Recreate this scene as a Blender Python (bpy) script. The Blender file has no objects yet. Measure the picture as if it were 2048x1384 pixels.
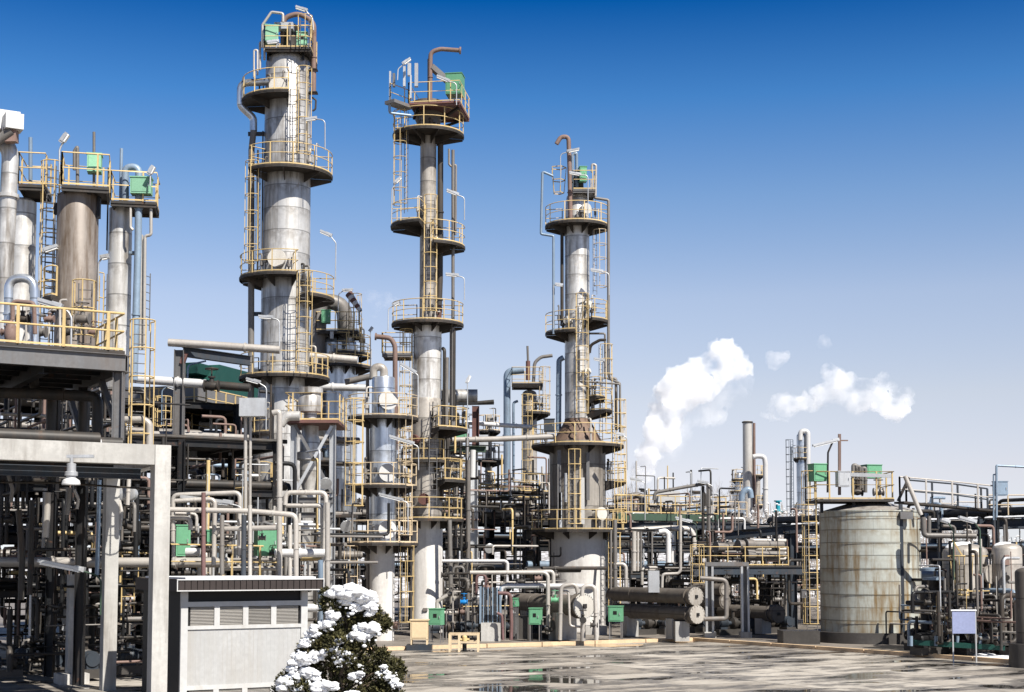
import bpy, math, random
from mathutils import Vector, Matrix
random.seed(7)
SC = bpy.context.scene
COL = SC.collection
R = math.radians
# ---------------------------------------------------------------- camera, sky, sun, exposure
FPX, HORIZON, PITCH, CAMH = 2900.0, 1125.0, R(4.1), 4.0
PCY = HORIZON - FPX * math.tan(PITCH)
cam = bpy.data.cameras.new('camera'); cam_o = bpy.data.objects.new('camera', cam); COL.objects.link(cam_o)
cam.sensor_width = 36.0; cam.lens = 36.0 * FPX / 2048.0
cam.shift_y = (PCY - 692.0) / 2048.0
cam.clip_end = 5000; cam.clip_start = 0.5
cam_o.location = (0, 0, CAMH); cam_o.rotation_euler = (R(90) + PITCH, 0, 0)
SC.camera = cam_o
SUN_EL, SUN_AZ = R(48), R(143)
world = bpy.data.worlds.new('World'); SC.world = world; world.use_nodes = True
wt = world.node_tree; wt.nodes.clear()
sky = wt.nodes.new('ShaderNodeTexSky'); sky.sky_type = 'NISHITA'; sky.sun_disc = False
sky.sun_elevation = SUN_EL; sky.sun_rotation = SUN_AZ
sky.altitude = 1000; sky.air_density = 1.0; sky.dust_density = 0.5; sky.ozone_density = 3.0
# the clear winter air: the sky's own tint by elevation above the horizon (deeper blue overhead, whiter low down)
wtc = wt.nodes.new('ShaderNodeTexCoord'); wsep = wt.nodes.new('ShaderNodeSeparateXYZ'); wt.links.new(wtc.outputs['Generated'], wsep.inputs[0])
wmr = wt.nodes.new('ShaderNodeMapRange'); wmr.inputs[1].default_value = 0.0; wmr.inputs[2].default_value = 0.8; wt.links.new(wsep.outputs[2], wmr.inputs[0])
wcr = wt.nodes.new('ShaderNodeValToRGB'); wt.links.new(wmr.outputs[0], wcr.inputs[0])
TINT = [(0.0051, 0.798, 0.821, 1.049), (0.0258, 0.843, 0.766, 0.917), (0.0602, 1.054, 0.812, 0.815), (0.1117, 1.251, 0.914, 0.797), (0.1794, 1.252, 0.983, 0.887), (0.2454, 0.794, 0.861, 0.921), (0.3087, 0.3, 0.658, 0.928), (0.3688, 0.009, 0.339, 0.714), (0.5, 0.08, 0.2, 0.35), (0.75, 0.14, 0.19, 0.27)]
el = wcr.color_ramp.elements
while len(el) < len(TINT): el.new(0.5)
for e, (z_, r_, g_, b_) in zip(el, TINT): e.position = z_ / 0.8; e.color = (r_ / 1.4, g_ / 1.4, b_ / 1.4, 1)
wmx = wt.nodes.new('ShaderNodeMix'); wmx.data_type = 'RGBA'; wmx.blend_type = 'MULTIPLY'; wmx.inputs[0].default_value = 1.0
bg = wt.nodes.new('ShaderNodeBackground'); bg.inputs[1].default_value = 0.0825 * 1.4
wo = wt.nodes.new('ShaderNodeOutputWorld')
wt.links.new(sky.outputs[0], wmx.inputs[6]); wt.links.new(wcr.outputs[0], wmx.inputs[7])
wt.links.new(wmx.outputs[2], bg.inputs[0]); wt.links.new(bg.outputs[0], wo.inputs[0])
sun = bpy.data.lights.new('sun', 'SUN'); sun.energy = 4.8; sun.angle = R(0.5); sun.color = (1.0, 0.955, 0.88)
sun_o = bpy.data.objects.new('sun', sun); COL.objects.link(sun_o)
TOSUN = Vector((math.sin(SUN_AZ) * math.cos(SUN_EL), math.cos(SUN_AZ) * math.cos(SUN_EL), math.sin(SUN_EL)))
sun_o.rotation_euler = TOSUN.to_track_quat('Z', 'Y').to_euler(); sun_o.location = (60, -60, 90)
vs = SC.view_settings
SC.display_settings.display_device = 'sRGB'
vs.view_transform = 'Standard'; vs.look = 'None'; vs.exposure = 0.85; vs.gamma = 1.0; vs.use_curve_mapping = False
SC.render.engine = 'CYCLES'
SC.cycles.max_bounces = 8; SC.cycles.volume_bounces = 10; SC.cycles.volume_step_rate = 0.5; SC.cycles.diffuse_bounces = 3; SC.cycles.glossy_bounces = 3
SC.cycles.use_denoising = True

# ---------------------------------------------------------------- measuring: a point seen at (px, py) standing at distance d
def P(px, py, d):
    a = (px - 1024.0) / FPX; b = (PCY - py) / FPX
    ry = math.cos(PITCH) - b * math.sin(PITCH); rz = math.sin(PITCH) + b * math.cos(PITCH)
    t = d / ry
    return Vector((a * t, d, CAMH + rz * t))
def Z(py, d): return P(1024, py, d).z
def S(d): return d / FPX                      # metres per picture unit at distance d
YAW = R(30)
U = Vector((math.cos(YAW), math.sin(YAW), 0)); V = Vector((-math.sin(YAW), math.cos(YAW), 0)); UP = Vector((0, 0, 1))

# ---------------------------------------------------------------- materials
MATS = {}
def M(name, base, rough=0.55, metal=0.0, var=0.25, scale=1.2, streak=0.0, scol=(0.12, 0.08, 0.05), seam=0.0, panels=0,
      rust=0.0, rcol=(0.14, 0.06, 0.03), bump=0.0, sscale=3.0, pvar=0.4, rscale=2.5, spec=0.28, soff=0.0):
    m = bpy.data.materials.new(name); m.use_nodes = True
    nt = m.node_tree; N = nt.nodes; L = nt.links; N.clear()
    out = N.new('ShaderNodeOutputMaterial'); b = N.new('ShaderNodeBsdfPrincipled'); L.new(b.outputs[0], out.inputs[0])
    b.inputs['Roughness'].default_value = rough; b.inputs['Metallic'].default_value = metal
    b.inputs['Specular IOR Level'].default_value = spec
    tc = N.new('ShaderNodeTexCoord'); oi = N.new('ShaderNodeObjectInfo')
    def math_(op, a, b_=None, c=None):
        n = N.new('ShaderNodeMath'); n.operation = op
        for i, v in enumerate((a, b_, c)):
            if v is None: continue
            if isinstance(v, (int, float)): n.inputs[i].default_value = v
            else: L.new(v, n.inputs[i])
        return n.outputs[0]
    rnd = math_('MULTIPLY', oi.outputs['Random'], 37.0)
    va = N.new('ShaderNodeVectorMath'); va.operation = 'ADD'
    cx = N.new('ShaderNodeCombineXYZ'); L.new(rnd, cx.inputs[0]); L.new(rnd, cx.inputs[1])
    L.new(tc.outputs['Object'], va.inputs[0]); L.new(cx.outputs[0], va.inputs[1])
    def noise(sc, detail=5, vec=None, rgh=0.6):
        n = N.new('ShaderNodeTexNoise'); n.inputs['Scale'].default_value = sc; n.inputs['Detail'].default_value = detail
        n.inputs['Roughness'].default_value = rgh
        L.new(vec or va.outputs[0], n.inputs['Vector']); return n.outputs['Fac']
    def mix(fac, a, c, blend='MIX'):
        n = N.new('ShaderNodeMix'); n.data_type = 'RGBA'; n.blend_type = blend
        if isinstance(fac, (int, float)): n.inputs[0].default_value = fac
        else: L.new(fac, n.inputs[0])
        for i, v in ((6, a), (7, c)):
            if isinstance(v, tuple): n.inputs[i].default_value = (*v, 1)
            else: L.new(v, n.inputs[i])
        return n.outputs[2]
    def ramp(v, lo, hi):
        n = N.new('ShaderNodeMapRange'); n.inputs[1].default_value = lo; n.inputs[2].default_value = hi; n.clamp = True
        L.new(v, n.inputs[0]); return n.outputs[0]
    lo = tuple(c * (1 - var) for c in base); hi = tuple(min(1, c * (1 + var)) for c in base)
    col = mix(ramp(noise(scale), 0.3, 0.7), lo, hi)
    col = mix(ramp(noise(scale * 9, 4), 0.35, 0.75), col, tuple(c * 0.86 for c in base))
    sep = None
    if seam or panels:
        sep = N.new('ShaderNodeSeparateXYZ'); L.new(tc.outputs['Object'], sep.inputs[0])
    if seam:
        zz = math_('DIVIDE', math_('SUBTRACT', sep.outputs[2], soff), seam)
        fr = math_('FRACT', zz)
        if panels:
            ang = math_('MULTIPLY', math_('ARCTAN2', sep.outputs[1], sep.outputs[0]), panels / (2 * math.pi))
            fl = math_('FLOOR', zz); odd = math_('MULTIPLY', math_('MODULO', fl, 2.0), 0.5)
            an2 = math_('ADD', ang, odd)
            wn = N.new('ShaderNodeTexWhiteNoise'); wn.noise_dimensions = '2D'
            cc = N.new('ShaderNodeCombineXYZ'); L.new(fl, cc.inputs[0]); L.new(math_('FLOOR', an2), cc.inputs[1])
            L.new(cc.outputs[0], wn.inputs['Vector'])
            col = mix(math_('MULTIPLY', wn.outputs['Value'], pvar), col, tuple(c * 0.55 for c in base))
            vf = math_('FRACT', an2)
            col = mix(math_('MULTIPLY', math_('LESS_THAN', vf, 0.018), 0.4), col, tuple(c * 0.3 for c in base))
        line = math_('LESS_THAN', fr, 0.05 / max(seam, 0.3) if seam > 0.3 else 0.1)
        col = mix(math_('MULTIPLY', line, 0.75), col, tuple(c * 0.25 for c in base))
        below = ramp(fr, 0.45, 1.0)                           # dirt that runs down from each seam
        col = mix(math_('MULTIPLY', math_('MULTIPLY', below, ramp(noise(3.0), 0.40, 0.62)), 0.6), col, scol)
    if streak:
        mp = N.new('ShaderNodeMapping'); mp.inputs['Scale'].default_value = (sscale, sscale, 0.12 * sscale)
        L.new(va.outputs[0], mp.inputs[0])
        st = math_('MULTIPLY', ramp(noise(1.0, 6, mp.outputs[0], 0.65), 0.44, 0.66), ramp(noise(0.35, 2), 0.25, 0.55))
        col = mix(math_('MULTIPLY', st, streak), col, scol)
    if rust:
        rm = ramp(noise(rscale, 8, None, 0.7), 0.62 - 0.18 * rust, 0.72)
        col = mix(math_('MULTIPLY', rm, min(1, 0.5 + rust * 0.5)), col, rcol)
        rr = math_('MULTIPLY_ADD', rm, 0.25, rough); L.new(rr, b.inputs['Roughness'])
        if metal > 0: L.new(math_('MULTIPLY_ADD', rm, -metal, metal), b.inputs['Metallic'])
    # each object a little lighter or darker than the next
    hv = N.new('ShaderNodeHueSaturation'); L.new(col, hv.inputs['Color'])
    L.new(math_('MULTIPLY_ADD', oi.outputs['Random'], 0.3, 0.85), hv.inputs['Value'])
    L.new(hv.outputs[0], b.inputs['Base Color'])
    if bump:
        bp = N.new('ShaderNodeBump'); bp.inputs['Strength'].default_value = bump; bp.inputs['Distance'].default_value = 0.03
        L.new(noise(scale * 5, 6), bp.inputs['Height']); L.new(bp.outputs[0], b.inputs['Normal'])
    MATS[name] = m
    return m

clad = M('weathered_cladding', (0.7400, 0.7200, 0.6850), 0.42, 0.45, 0.18, 0.6, 0.9, (0.15, 0.125, 0.10), 1.15, 7, rust=0.08, rcol=(0.26, 0.19, 0.13))
clad_blue = M('bluish_cladding', (0.64, 0.68, 0.73), 0.30, 0.75, 0.12, 0.6, 0.35, (0.2, 0.2, 0.2), 1.6, 5)
clad_dull = M('dull_cladding', (0.4600, 0.4232, 0.3772), 0.5, 0.3, 0.2, 0.6, 0.8, (0.12, 0.10, 0.085), 1.3, 7)
clad_dark = M('sooty_cladding', (0.15, 0.132, 0.115), 0.6, 0.1, 0.25, 0.7, 0.8, (0.09, 0.075, 0.06), 1.3, 9)
clad_rib = M('ribbed_cladding', (0.30, 0.275, 0.245), 0.6, 0.1, 0.25, 0.7, 0.8, (0.09, 0.075, 0.06), 2.4, 26)
vessel_brown = M('stained_vessel', (0.235, 0.205, 0.18), 0.5, 0.2, 0.2, 0.6, 1.0, (0.075, 0.045, 0.022), 0, 0, sscale=3.2)
tankm = M('stained_tank_steel', (0.50, 0.515, 0.465), 0.45, 0.2, 0.15, 0.7, 1.0, (0.20, 0.125, 0.045), 0.63, 9, sscale=2.6, pvar=0.3, soff=Z(1138, 70))
concrete = M('concrete', (0.4452, 0.4326, 0.4074), 0.85, 0, 0.2, 0.9, 0.8, (0.22, 0.2, 0.18), bump=0.3)
concrete_skirt = M('fireproofing_concrete', (0.6324, 0.6120, 0.5814), 0.8, 0, 0.1, 0.7, 0.5, (0.25, 0.22, 0.2), bump=0.3, sscale=2.0)
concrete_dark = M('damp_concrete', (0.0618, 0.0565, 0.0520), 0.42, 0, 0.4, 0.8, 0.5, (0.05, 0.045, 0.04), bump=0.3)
yellow = M('cream_yellow_paint', (0.5544, 0.4116, 0.1974), 0.5, 0, 0.12, 2, 0, rust=0.25, rcol=(0.2, 0.11, 0.06))
yellow_pale = M('faded_yellow_paint', (0.5712, 0.4536, 0.3024), 0.5, 0, 0.12, 2, 0, rust=0.2, rcol=(0.3, 0.18, 0.1))
deckm = M('deck_steel', (0.0434, 0.0399, 0.0371), 0.65, 0.1, 0.3, 1.5, 0.3, rust=0.1)
steel_dark = M('dark_steel', (0.0143, 0.0156, 0.0182), 0.55, 0.1, 0.3, 1.0, 0.2, rust=0.15)
steel_grey = M('grey_painted_steel', (0.1500, 0.1500, 0.1537), 0.5, 0.1, 0.2, 1.0, 0.4, rust=0.15)
steel_blue = M('blue_grey_steel', (0.0385, 0.0490, 0.0630), 0.5, 0.1, 0.25, 1.0, 0.2, rust=0.12)
steel_light = M('galvanised_steel', (0.52, 0.53, 0.54), 0.42, 0.45, 0.15, 1.5, 0.3, (0.2, 0.17, 0.15))
steel_red = M('red_primer_steel', (0.13, 0.062, 0.055), 0.65, 0, 0.35, 1.5, 0.4, rust=0.3)
green_steel = M('green_painted_beam', (0.05, 0.085, 0.06), 0.5, 0, 0.2, 1.5, 0.2)
pipe_grey = M('grey_pipe', (0.1875, 0.1762, 0.1650), 0.5, 0.2, 0.18, 1.2, 0.4, seam=0)
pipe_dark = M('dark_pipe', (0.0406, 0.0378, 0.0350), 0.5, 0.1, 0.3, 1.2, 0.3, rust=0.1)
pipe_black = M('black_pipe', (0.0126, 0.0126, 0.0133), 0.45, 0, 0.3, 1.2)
pipe_light = M('light_insulated_pipe', (0.4675, 0.4377, 0.3995), 0.45, 0.25, 0.12, 1.2, 0.3, (0.25, 0.2, 0.17))
pipe_white = M('white_insulated_pipe', (0.5950, 0.5865, 0.5780), 0.45, 0.1, 0.06, 1.2, 0.15)
pipe_rust = M('rusty_pipe', (0.20, 0.135, 0.115), 0.65, 0, 0.25, 1.5, 0.3, rust=0.3)
pipe_purple = M('red_oxide_pipe', (0.15, 0.085, 0.085), 0.6, 0, 0.25, 1.5, 0.3)
pipe_blue = M('blue_grey_pipe', (0.22, 0.29, 0.37), 0.4, 0.2, 0.15, 1.2, 0.3)
green = M('green_paint', (0.125, 0.32, 0.185), 0.45, 0, 0.06, 1.5, 0.1, (0.05, 0.12, 0.06))
green_pale = M('faded_green_paint', (0.22, 0.44, 0.29), 0.55, 0, 0.08, 1.5, 0.2, (0.1, 0.2, 0.12))
teal = M('teal_green_paint', (0.010, 0.055, 0.045), 0.5, 0, 0.15, 1.0, 0.3, (0.02, 0.06, 0.05))
white = M('white_paint', (0.5280, 0.5240, 0.5160), 0.5, 0, 0.04, 1.5, 0.06, (0.5, 0.48, 0.45))
cover_grey = M('cover_grey_paint', (0.36, 0.335, 0.30), 0.55, 0.1, 0.2, 1.5, 0.5)
offwhite = M('off_white_disc', (0.5950, 0.5695, 0.5185), 0.5, 0.1, 0.08, 1.5, 0.3, (0.3, 0.25, 0.2))
tubem = M('lamp_diffuser', (0.82, 0.82, 0.80), 0.3, 0, 0.03)
brownslat = M('dark_brown_fascia', (0.0384, 0.0296, 0.0272), 0.6, 0, 0.15, 2)
darkwall = M('dark_grey_wall', (0.0180, 0.0168, 0.0168), 0.6, 0, 0.12, 2)
louvre = M('louvre_metal', (0.4250, 0.4037, 0.3740), 0.5, 0.1, 0.05, 2)
cream = M('cream_cabinet_paint', (0.6290, 0.4930, 0.3145), 0.5, 0, 0.05, 1.5)
redcone = M('brown_cone', (0.17, 0.115, 0.085), 0.65, 0.1, 0.25, 1.0, 0.7, (0.07, 0.05, 0.04), seam=0, panels=0)
blackm = M('black_void', (0.012, 0.012, 0.012), 0.7, 0, 0.2, 2)
snow = M('snow', (0.8096, 0.8188, 0.8372), 0.7, 0, 0.02, 4, bump=0.6)
bluevalve = M('blue_valve_paint', (0.01, 0.16, 0.42), 0.4, 0, 0.1)
bark = M('bark', (0.10, 0.075, 0.055), 0.85, 0, 0.3, 4, bump=0.5)

# ---------------------------------------------------------------- mesh builder
def ring_pts(c, ax1, ax2, r, n, a0=0.0, a1=2 * math.pi, closed=True):
    k = n if closed else n + 1
    return [c + (ax1 * math.cos(a0 + (a1 - a0) * i / n) + ax2 * math.sin(a0 + (a1 - a0) * i / n)) * r for i in range(k)]
def frame(d):
    d = d.normalized(); a = UP if abs(d.z) < 0.95 else Vector((1, 0, 0))
    x = d.cross(a).normalized(); y = x.cross(d).normalized(); return x, y, d
class MB:
    def __init__(s): s.v = []; s.f = []; s.sm = []
    def add(s, vs_, fs, smooth=False):
        o = len(s.v); s.v += [Vector(p) for p in vs_]
        for f in fs: s.f.append(tuple(o + i for i in f)); s.sm.append(smooth)
        return s
    def obox(s, c, ex, ey, ez):                       # centre and three half-edge vectors
        c = Vector(c)
        vv = [c + ex * i + ey * j + ez * k for i in (-1, 1) for j in (-1, 1) for k in (-1, 1)]
        return s.add(vv, [(0, 1, 3, 2), (4, 6, 7, 5), (0, 4, 5, 1), (2, 3, 7, 6), (0, 2, 6, 4), (1, 5, 7, 3)])
    def box(s, c, sx, sy, sz, rot=0.0):
        x = Vector((math.cos(rot), math.sin(rot), 0)); y = Vector((-math.sin(rot), math.cos(rot), 0))
        return s.obox(c, x * sx / 2, y * sy / 2, UP * sz / 2)
    def beam(s, a, b, w, h):
        a = Vector(a); b = Vector(b); x, y, d = frame(b - a)
        return s.obox((a + b) / 2, x * w / 2, y * h / 2, (b - a) / 2)
    def ibeam(s, a, b, w, h, t=None):
        a = Vector(a); b = Vector(b); x, y, d = frame(b - a); t = t or max(0.012, w * 0.08); e = (b - a) / 2; c = (a + b) / 2
        s.obox(c + y * (h / 2 - t / 2), x * w / 2, y * t / 2, e); s.obox(c - y * (h / 2 - t / 2), x * w / 2, y * t / 2, e)
        return s.obox(c, x * t / 2, y * (h / 2 - t), e)
    def tube(s, pts, r, n=8, bend=None, caps=True, seg=5):
        pts = [Vector(p) for p in pts]; bend = r * 3 if bend is None else bend
        path = [pts[0]]
        for i in range(1, len(pts) - 1):
            p, a, b = pts[i], pts[i - 1], pts[i + 1]
            u = (a - p); w = (b - p); lu, lw = u.length, w.length
            if lu < 1e-6 or lw < 1e-6: continue
            u /= lu; w /= lw; ang = u.angle(w, math.pi)
            if ang > R(174) or ang < R(8) or bend <= 0: path.append(p); continue
            t = min(bend / math.tan(ang / 2), lu * 0.49, lw * 0.49)
            for k in range(seg + 1):                   # quadratic arc through the corner
                q = k / seg; path.append((p + u * t) * (1 - q) ** 2 + p * 2 * q * (1 - q) * 1.0 + (p + w * t) * q ** 2)
        path.append(pts[-1])
        x, y, d = frame(path[1] - path[0]); rings = []
        for i, p in enumerate(path):
            t = ((path[min(i + 1, len(path) - 1)] - path[i]).normalized() + (path[i] - path[max(i - 1, 0)]).normalized()).normalized() if len(path) > 1 else d
            x = (x - t * x.dot(t)).normalized(); y = t.cross(x)
            rings.append(ring_pts(p, x, y, r if not callable(r) else r(i / (len(path) - 1)), n))
        vv = [q for rg in rings for q in rg]; fs = []
        for i in range(len(rings) - 1):
            for j in range(n):
                k = (j + 1) % n; fs.append((i * n + j, i * n + k, (i + 1) * n + k, (i + 1) * n + j))
        s.add(vv, fs, n > 4)
        if caps:
            s.add(rings[0][::-1], [tuple(range(n))]); s.add(rings[-1], [tuple(range(n))])
        return s
    def lathe(s, c, axis, prof, n=32, sharp=30):      # prof: (distance along axis, radius)
        c = Vector(c); x, y, d = frame(Vector(axis)); runs = [[prof[0]]]
        for i in range(1, len(prof)):
            runs[-1].append(prof[i])
            if i < len(prof) - 1:
                a = Vector((prof[i][0] - prof[i - 1][0], prof[i][1] - prof[i - 1][1])); b = Vector((prof[i + 1][0] - prof[i][0], prof[i + 1][1] - prof[i][1]))
                if a.length > 1e-6 and b.length > 1e-6 and a.angle(b) > R(sharp): runs.append([prof[i]])
        for rn in runs:
            vv = []; fs = []
            for t, r in rn: vv += ring_pts(c + d * t, x, y, max(r, 1e-4), n)
            for i in range(len(rn) - 1):
                for j in range(n):
                    k = (j + 1) % n; fs.append((i * n + j, i * n + k, (i + 1) * n + k, (i + 1) * n + j))
            s.add(vv, fs, True)
        return s
    def cyl(s, a, b, r, n=16):
        a = Vector(a); b = Vector(b); L_ = (b - a).length
        return s.lathe(a, b - a, [(0, 0), (0, r), (L_, r), (L_, 0)], n)
    def sector(s, cx, cy, z0, z1, ri, ro, a0, a1, n):
        vv = []; fs = []
        for i in range(n + 1):
            a = a0 + (a1 - a0) * i / n; c_, s_ = math.cos(a), math.sin(a)
            vv += [(cx + ri * c_, cy + ri * s_, z0), (cx + ro * c_, cy + ro * s_, z0), (cx + ro * c_, cy + ro * s_, z1), (cx + ri * c_, cy + ri * s_, z1)]
        for i in range(n):
            o = i * 4; p = o + 4
            fs += [(o, p, p + 1, o + 1), (o + 1, p + 1, p + 2, o + 2), (o + 2, p + 2, p + 3, o + 3), (o + 3, p + 3, p, o)]
        fs += [(0, 1, 2, 3), (n * 4 + 3, n * 4 + 2, n * 4 + 1, n * 4)]
        return s.add(vv, fs)
    def build(s, name, mat, parent=None, **kw):
        if not s.v: return None
        org = root_of(parent).location.copy() if parent is not None else None
        if org is None:
            xs = [p.x for p in s.v]; ys = [p.y for p in s.v]; zs = [p.z for p in s.v]
            org = Vector(((min(xs) + max(xs)) / 2, (min(ys) + max(ys)) / 2, min(zs)))
        me = bpy.data.meshes.new(name); me.from_pydata([p - org for p in s.v], [], s.f)
        me.polygons.foreach_set('use_smooth', s.sm); me.materials.append(mat); me.update()
        o = bpy.data.objects.new(name, me); COL.objects.link(o)
        if parent is not None: o.parent = parent
        else: o.location = org
        tag(o, **kw)
        return o
def root_of(o):
    while o.parent is not None: o = o.parent
    return o
def tag(o, label=None, cat=None, group=None, kind=None):
    for k, v in (('label', label), ('category', cat), ('group', group), ('kind', kind)):
        if v: o[k] = v
    return o
def thing(name, label, cat, loc, group=None):
    o = bpy.data.objects.new(name, None); COL.objects.link(o); o.empty_display_size = 0.3
    o.location = loc; return tag(o, label, cat, group)

# ---------------------------------------------------------------- refinery vocabulary
def rails(mb, pts, h=1.1, r=0.025, toe=True, gap=1.15, mid=True, posts=True):
    """a guard rail along a polyline of points on the deck"""
    pts = [Vector(p) for p in pts]
    mb.tube([p + UP * h for p in pts], r, 5, 0)
    if mid: mb.tube([p + UP * h * 0.52 for p in pts], r * 0.85, 5, 0)
    if toe:
        for a, b in zip(pts, pts[1:]): mb.beam(a + UP * 0.05, b + UP * 0.05, 0.012, 0.06)
    if not posts: return
    acc = gap
    mb.beam(pts[0], pts[0] + UP * h, r * 2, r * 2)
    for a, b in zip(pts, pts[1:]):
        L_ = (b - a).length; t = gap - acc
        acc += L_
        while acc >= gap and L_ > 0.01:
            acc -= gap; q = b + (a - b) * min(1, acc / L_); mb.beam(q, q + UP * h, r * 2, r * 2)
    mb.beam(pts[-1], pts[-1] + UP * h, r * 2, r * 2)
def platform(root, cx, cy, z, ri, ro, a0, a1, rail=None, h=1.1, nb=None, ends=True, mat=None, sides=0):
    rail = rail or yellow; a0 = R(a0); a1 = R(a1)
    n = sides or max(4, int(abs(a1 - a0) / R(9)))
    mb = MB(); mb.sector(cx, cy, z - 0.09, z, ri, ro, a0, a1, n)
    mb.sector(cx, cy, z - 0.15, z - 0.09, ro - 0.05, ro - 0.01, a0, a1, n)
    nb = nb or max(2, int(abs(a1 - a0) / R(38)))
    for i in range(nb + 1):
        a = a0 + (a1 - a0) * i / nb; dx, dy = math.cos(a), math.sin(a); t = Vector((-dy, dx, 0)) * 0.02
        p = [Vector((cx + dx * r_, cy + dy * r_, z_)) for r_, z_ in ((ri, z - 0.1), (ro - 0.06, z - 0.1), (ro - 0.06, z - 0.22), (ri, z - 0.55))]
        vv = [q - t for q in p] + [q + t for q in p]
        mb.add(vv, [(0, 1, 2, 3), (7, 6, 5, 4), (0, 4, 5, 1), (1, 5, 6, 2), (2, 6, 7, 3), (3, 7, 4, 0)])
    o = mb.build('platform', mat or deckm, root)
    rb = MB(); pts = []
    full = abs(a1 - a0) > R(350)
    if ends and not full: pts.append((cx + math.cos(a0) * (ri + 0.15), cy + math.sin(a0) * (ri + 0.15), z))
    for i in range(n + 1):
        a = a0 + (a1 - a0) * i / n; pts.append((cx + math.cos(a) * (ro - 0.04), cy + math.sin(a) * (ro - 0.04), z))
    if ends and not full: pts.append((cx + math.cos(a1) * (ri + 0.15), cy + math.sin(a1) * (ri + 0.15), z))
    rails(rb, pts, h); rb.build('handrail', rail, o)
    return o
def ladder(root, x, y, z0, z1, face, cage=True, mat=None, cmat=None, w=0.42, cz=2.2):
    """face: the direction (degrees) a climber's back points to"""
    a = R(face); nrm = Vector((math.cos(a), math.sin(a), 0)); t = Vector((-math.sin(a), math.cos(a), 0)); c = Vector((x, y, 0)); mb = MB()
    for s_ in (-1, 1): mb.beam(c + t * s_ * w / 2 + UP * z0, c + t * s_ * w / 2 + UP * z1, 0.05, 0.03)
    k = z0 + 0.2
    while k < z1:
        mb.tube([c - t * w / 2 + UP * k, c + t * w / 2 + UP * k], 0.015, 4, 0, False); k += 0.3
    o = mb.build('ladder', mat or steel_grey, root)
    if cage and z1 - z0 > cz:
        cb = MB(); rc = 0.38; cc = c + nrm * 0.36; lo = z0 + (cz if z0 < 0.6 else 0.4)
        nh = max(2, int((z1 - lo) / 0.75)); hoop = []
        for i in range(9):
            b = -R(125) + R(250) * i / 8; hoop.append(nrm * math.cos(b) * rc + t * math.sin(b) * rc)
        for i in range(nh + 1):
            zz = lo + (z1 - lo) * i / nh; cb.tube([cc + q + UP * zz for q in hoop], 0.022, 4, 0, False)
        for i in (0, 2, 4, 6, 8): cb.beam(cc + hoop[i] + UP * lo, cc + hoop[i] + UP * z1, 0.04, 0.03)
        cb.build('safety_cage', cmat or yellow, o)
    return o
def nozzle(root, cx, cy, z, ang, r0, ln, r, mat=None, name='manhole', neck=None, bolts=0):
    """a round cover standing off a vertical shell of radius r0"""
    a = R(ang); d = Vector((math.cos(a), math.sin(a), 0)); c = Vector((cx, cy, z)) + d * (r0 - 0.1)
    mb = MB(); L_ = ln + 0.1
    mb.lathe(c, d, [(0, r * 0.78), (L_ - 0.12, r * 0.78), (L_ - 0.12, r), (L_, r), (L_ + .002, 0)], 24)
    for i in range(bolts):
        b = 2 * math.pi * i / bolts; t = Vector((-d.y, d.x, 0)); q = c + d * (L_ - 0.06) + (t * math.cos(b) + UP * math.sin(b)) * r
        mb.cyl(q - d * 0.1, q + d * 0.1, r * 0.1, 5)
    return mb.build(name, mat or offwhite, root)
NLAMP = 0
def lamp(label, d, pole, tip, r=0.03, mat=None, w=0.2, dy=0.0, group='tube lamps on bent poles'):
    """a strip lamp on a bent pole: pole = picture points from its foot to its head, tip = far end of the fixture"""
    pts = [P(x, y, d) for x, y in pole]; a = pts[-1]; b = P(tip[0], tip[1], d + dy)
    t = thing('strip_lamp', label, 'lamp', pts[0], group)
    MB().tube(pts, r, 6, 0.25).build('pole', mat or steel_light, t)
    dr = (b - a).normalized(); side = dr.cross(UP).normalized(); up = side.cross(dr)
    hb = MB(); hb.obox((a + b) / 2 + up * 0.05, (b - a) / 2, side * w / 2, up * 0.05)
    hb.obox(a + dr * 0.1 + up * 0.05, dr * 0.16, side * w * 0.4, up * 0.075)
    hb.build('housing', steel_light, t)
    MB().obox((a + b) / 2 - up * 0.03, (b - a) * 0.44, side * w * 0.38, up * 0.03).build('diffuser', tubem, t)
    return t
def gbox(label, px0, py0, px1, py1, d, depth=0.6, rot=0.0, mat=None, legs=0.0, cat='equipment cabinet', name='green_cabinet', group=None, window=False, hood=False):
    """a sheet steel cabinet whose front fills the given picture box"""
    a = P(px0, py1, d); b = P(px1, py0, d); w = b.x - a.x; h = b.z - a.z; c = Vector(((a.x + b.x) / 2, d + depth / 2, a.z)); m = mat or green
    t = thing(name, label, cat, c, group)
    x = Vector((math.cos(rot), math.sin(rot), 0)); y = Vector((-math.sin(rot), math.cos(rot), 0)); w = max(0.12, w)
    body = MB(); body.obox(c + UP * h / 2, x * w / 2, y * depth / 2, UP * h / 2)
    body.obox(c + UP * (h + 0.012), x * (w / 2 + 0.03), y * (depth / 2 + 0.03), UP * 0.02)
    body.build('body', m, t)
    f = c - y * (depth / 2 + 0.008) + UP * h / 2
    db = MB(); db.obox(f, x * (w / 2 - 0.05), y * 0.008, UP * (h / 2 - 0.06)); dr = db.build('door', m, t)
    hb = MB(); hb.obox(f + x * (w / 2 - 0.1) - y * 0.03, x * 0.012, y * 0.02, UP * 0.06); hb.build('handle', steel_light, dr)
    if window: MB().obox(f - y * 0.012 + UP * h * 0.08, x * w * 0.14, y * 0.006, UP * h * 0.12).build('meter_window', blackm, dr)
    if legs > 0:
        for sx in (-1, 1):
            for sy in (-1, 1):
                q = c + x * sx * (w / 2 - 0.05) + y * sy * (depth / 2 - 0.05)
                MB().beam(q - UP * legs, q, 0.05, 0.05).build('leg', steel_grey, t)
    return t
CLUTTER = []
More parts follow.
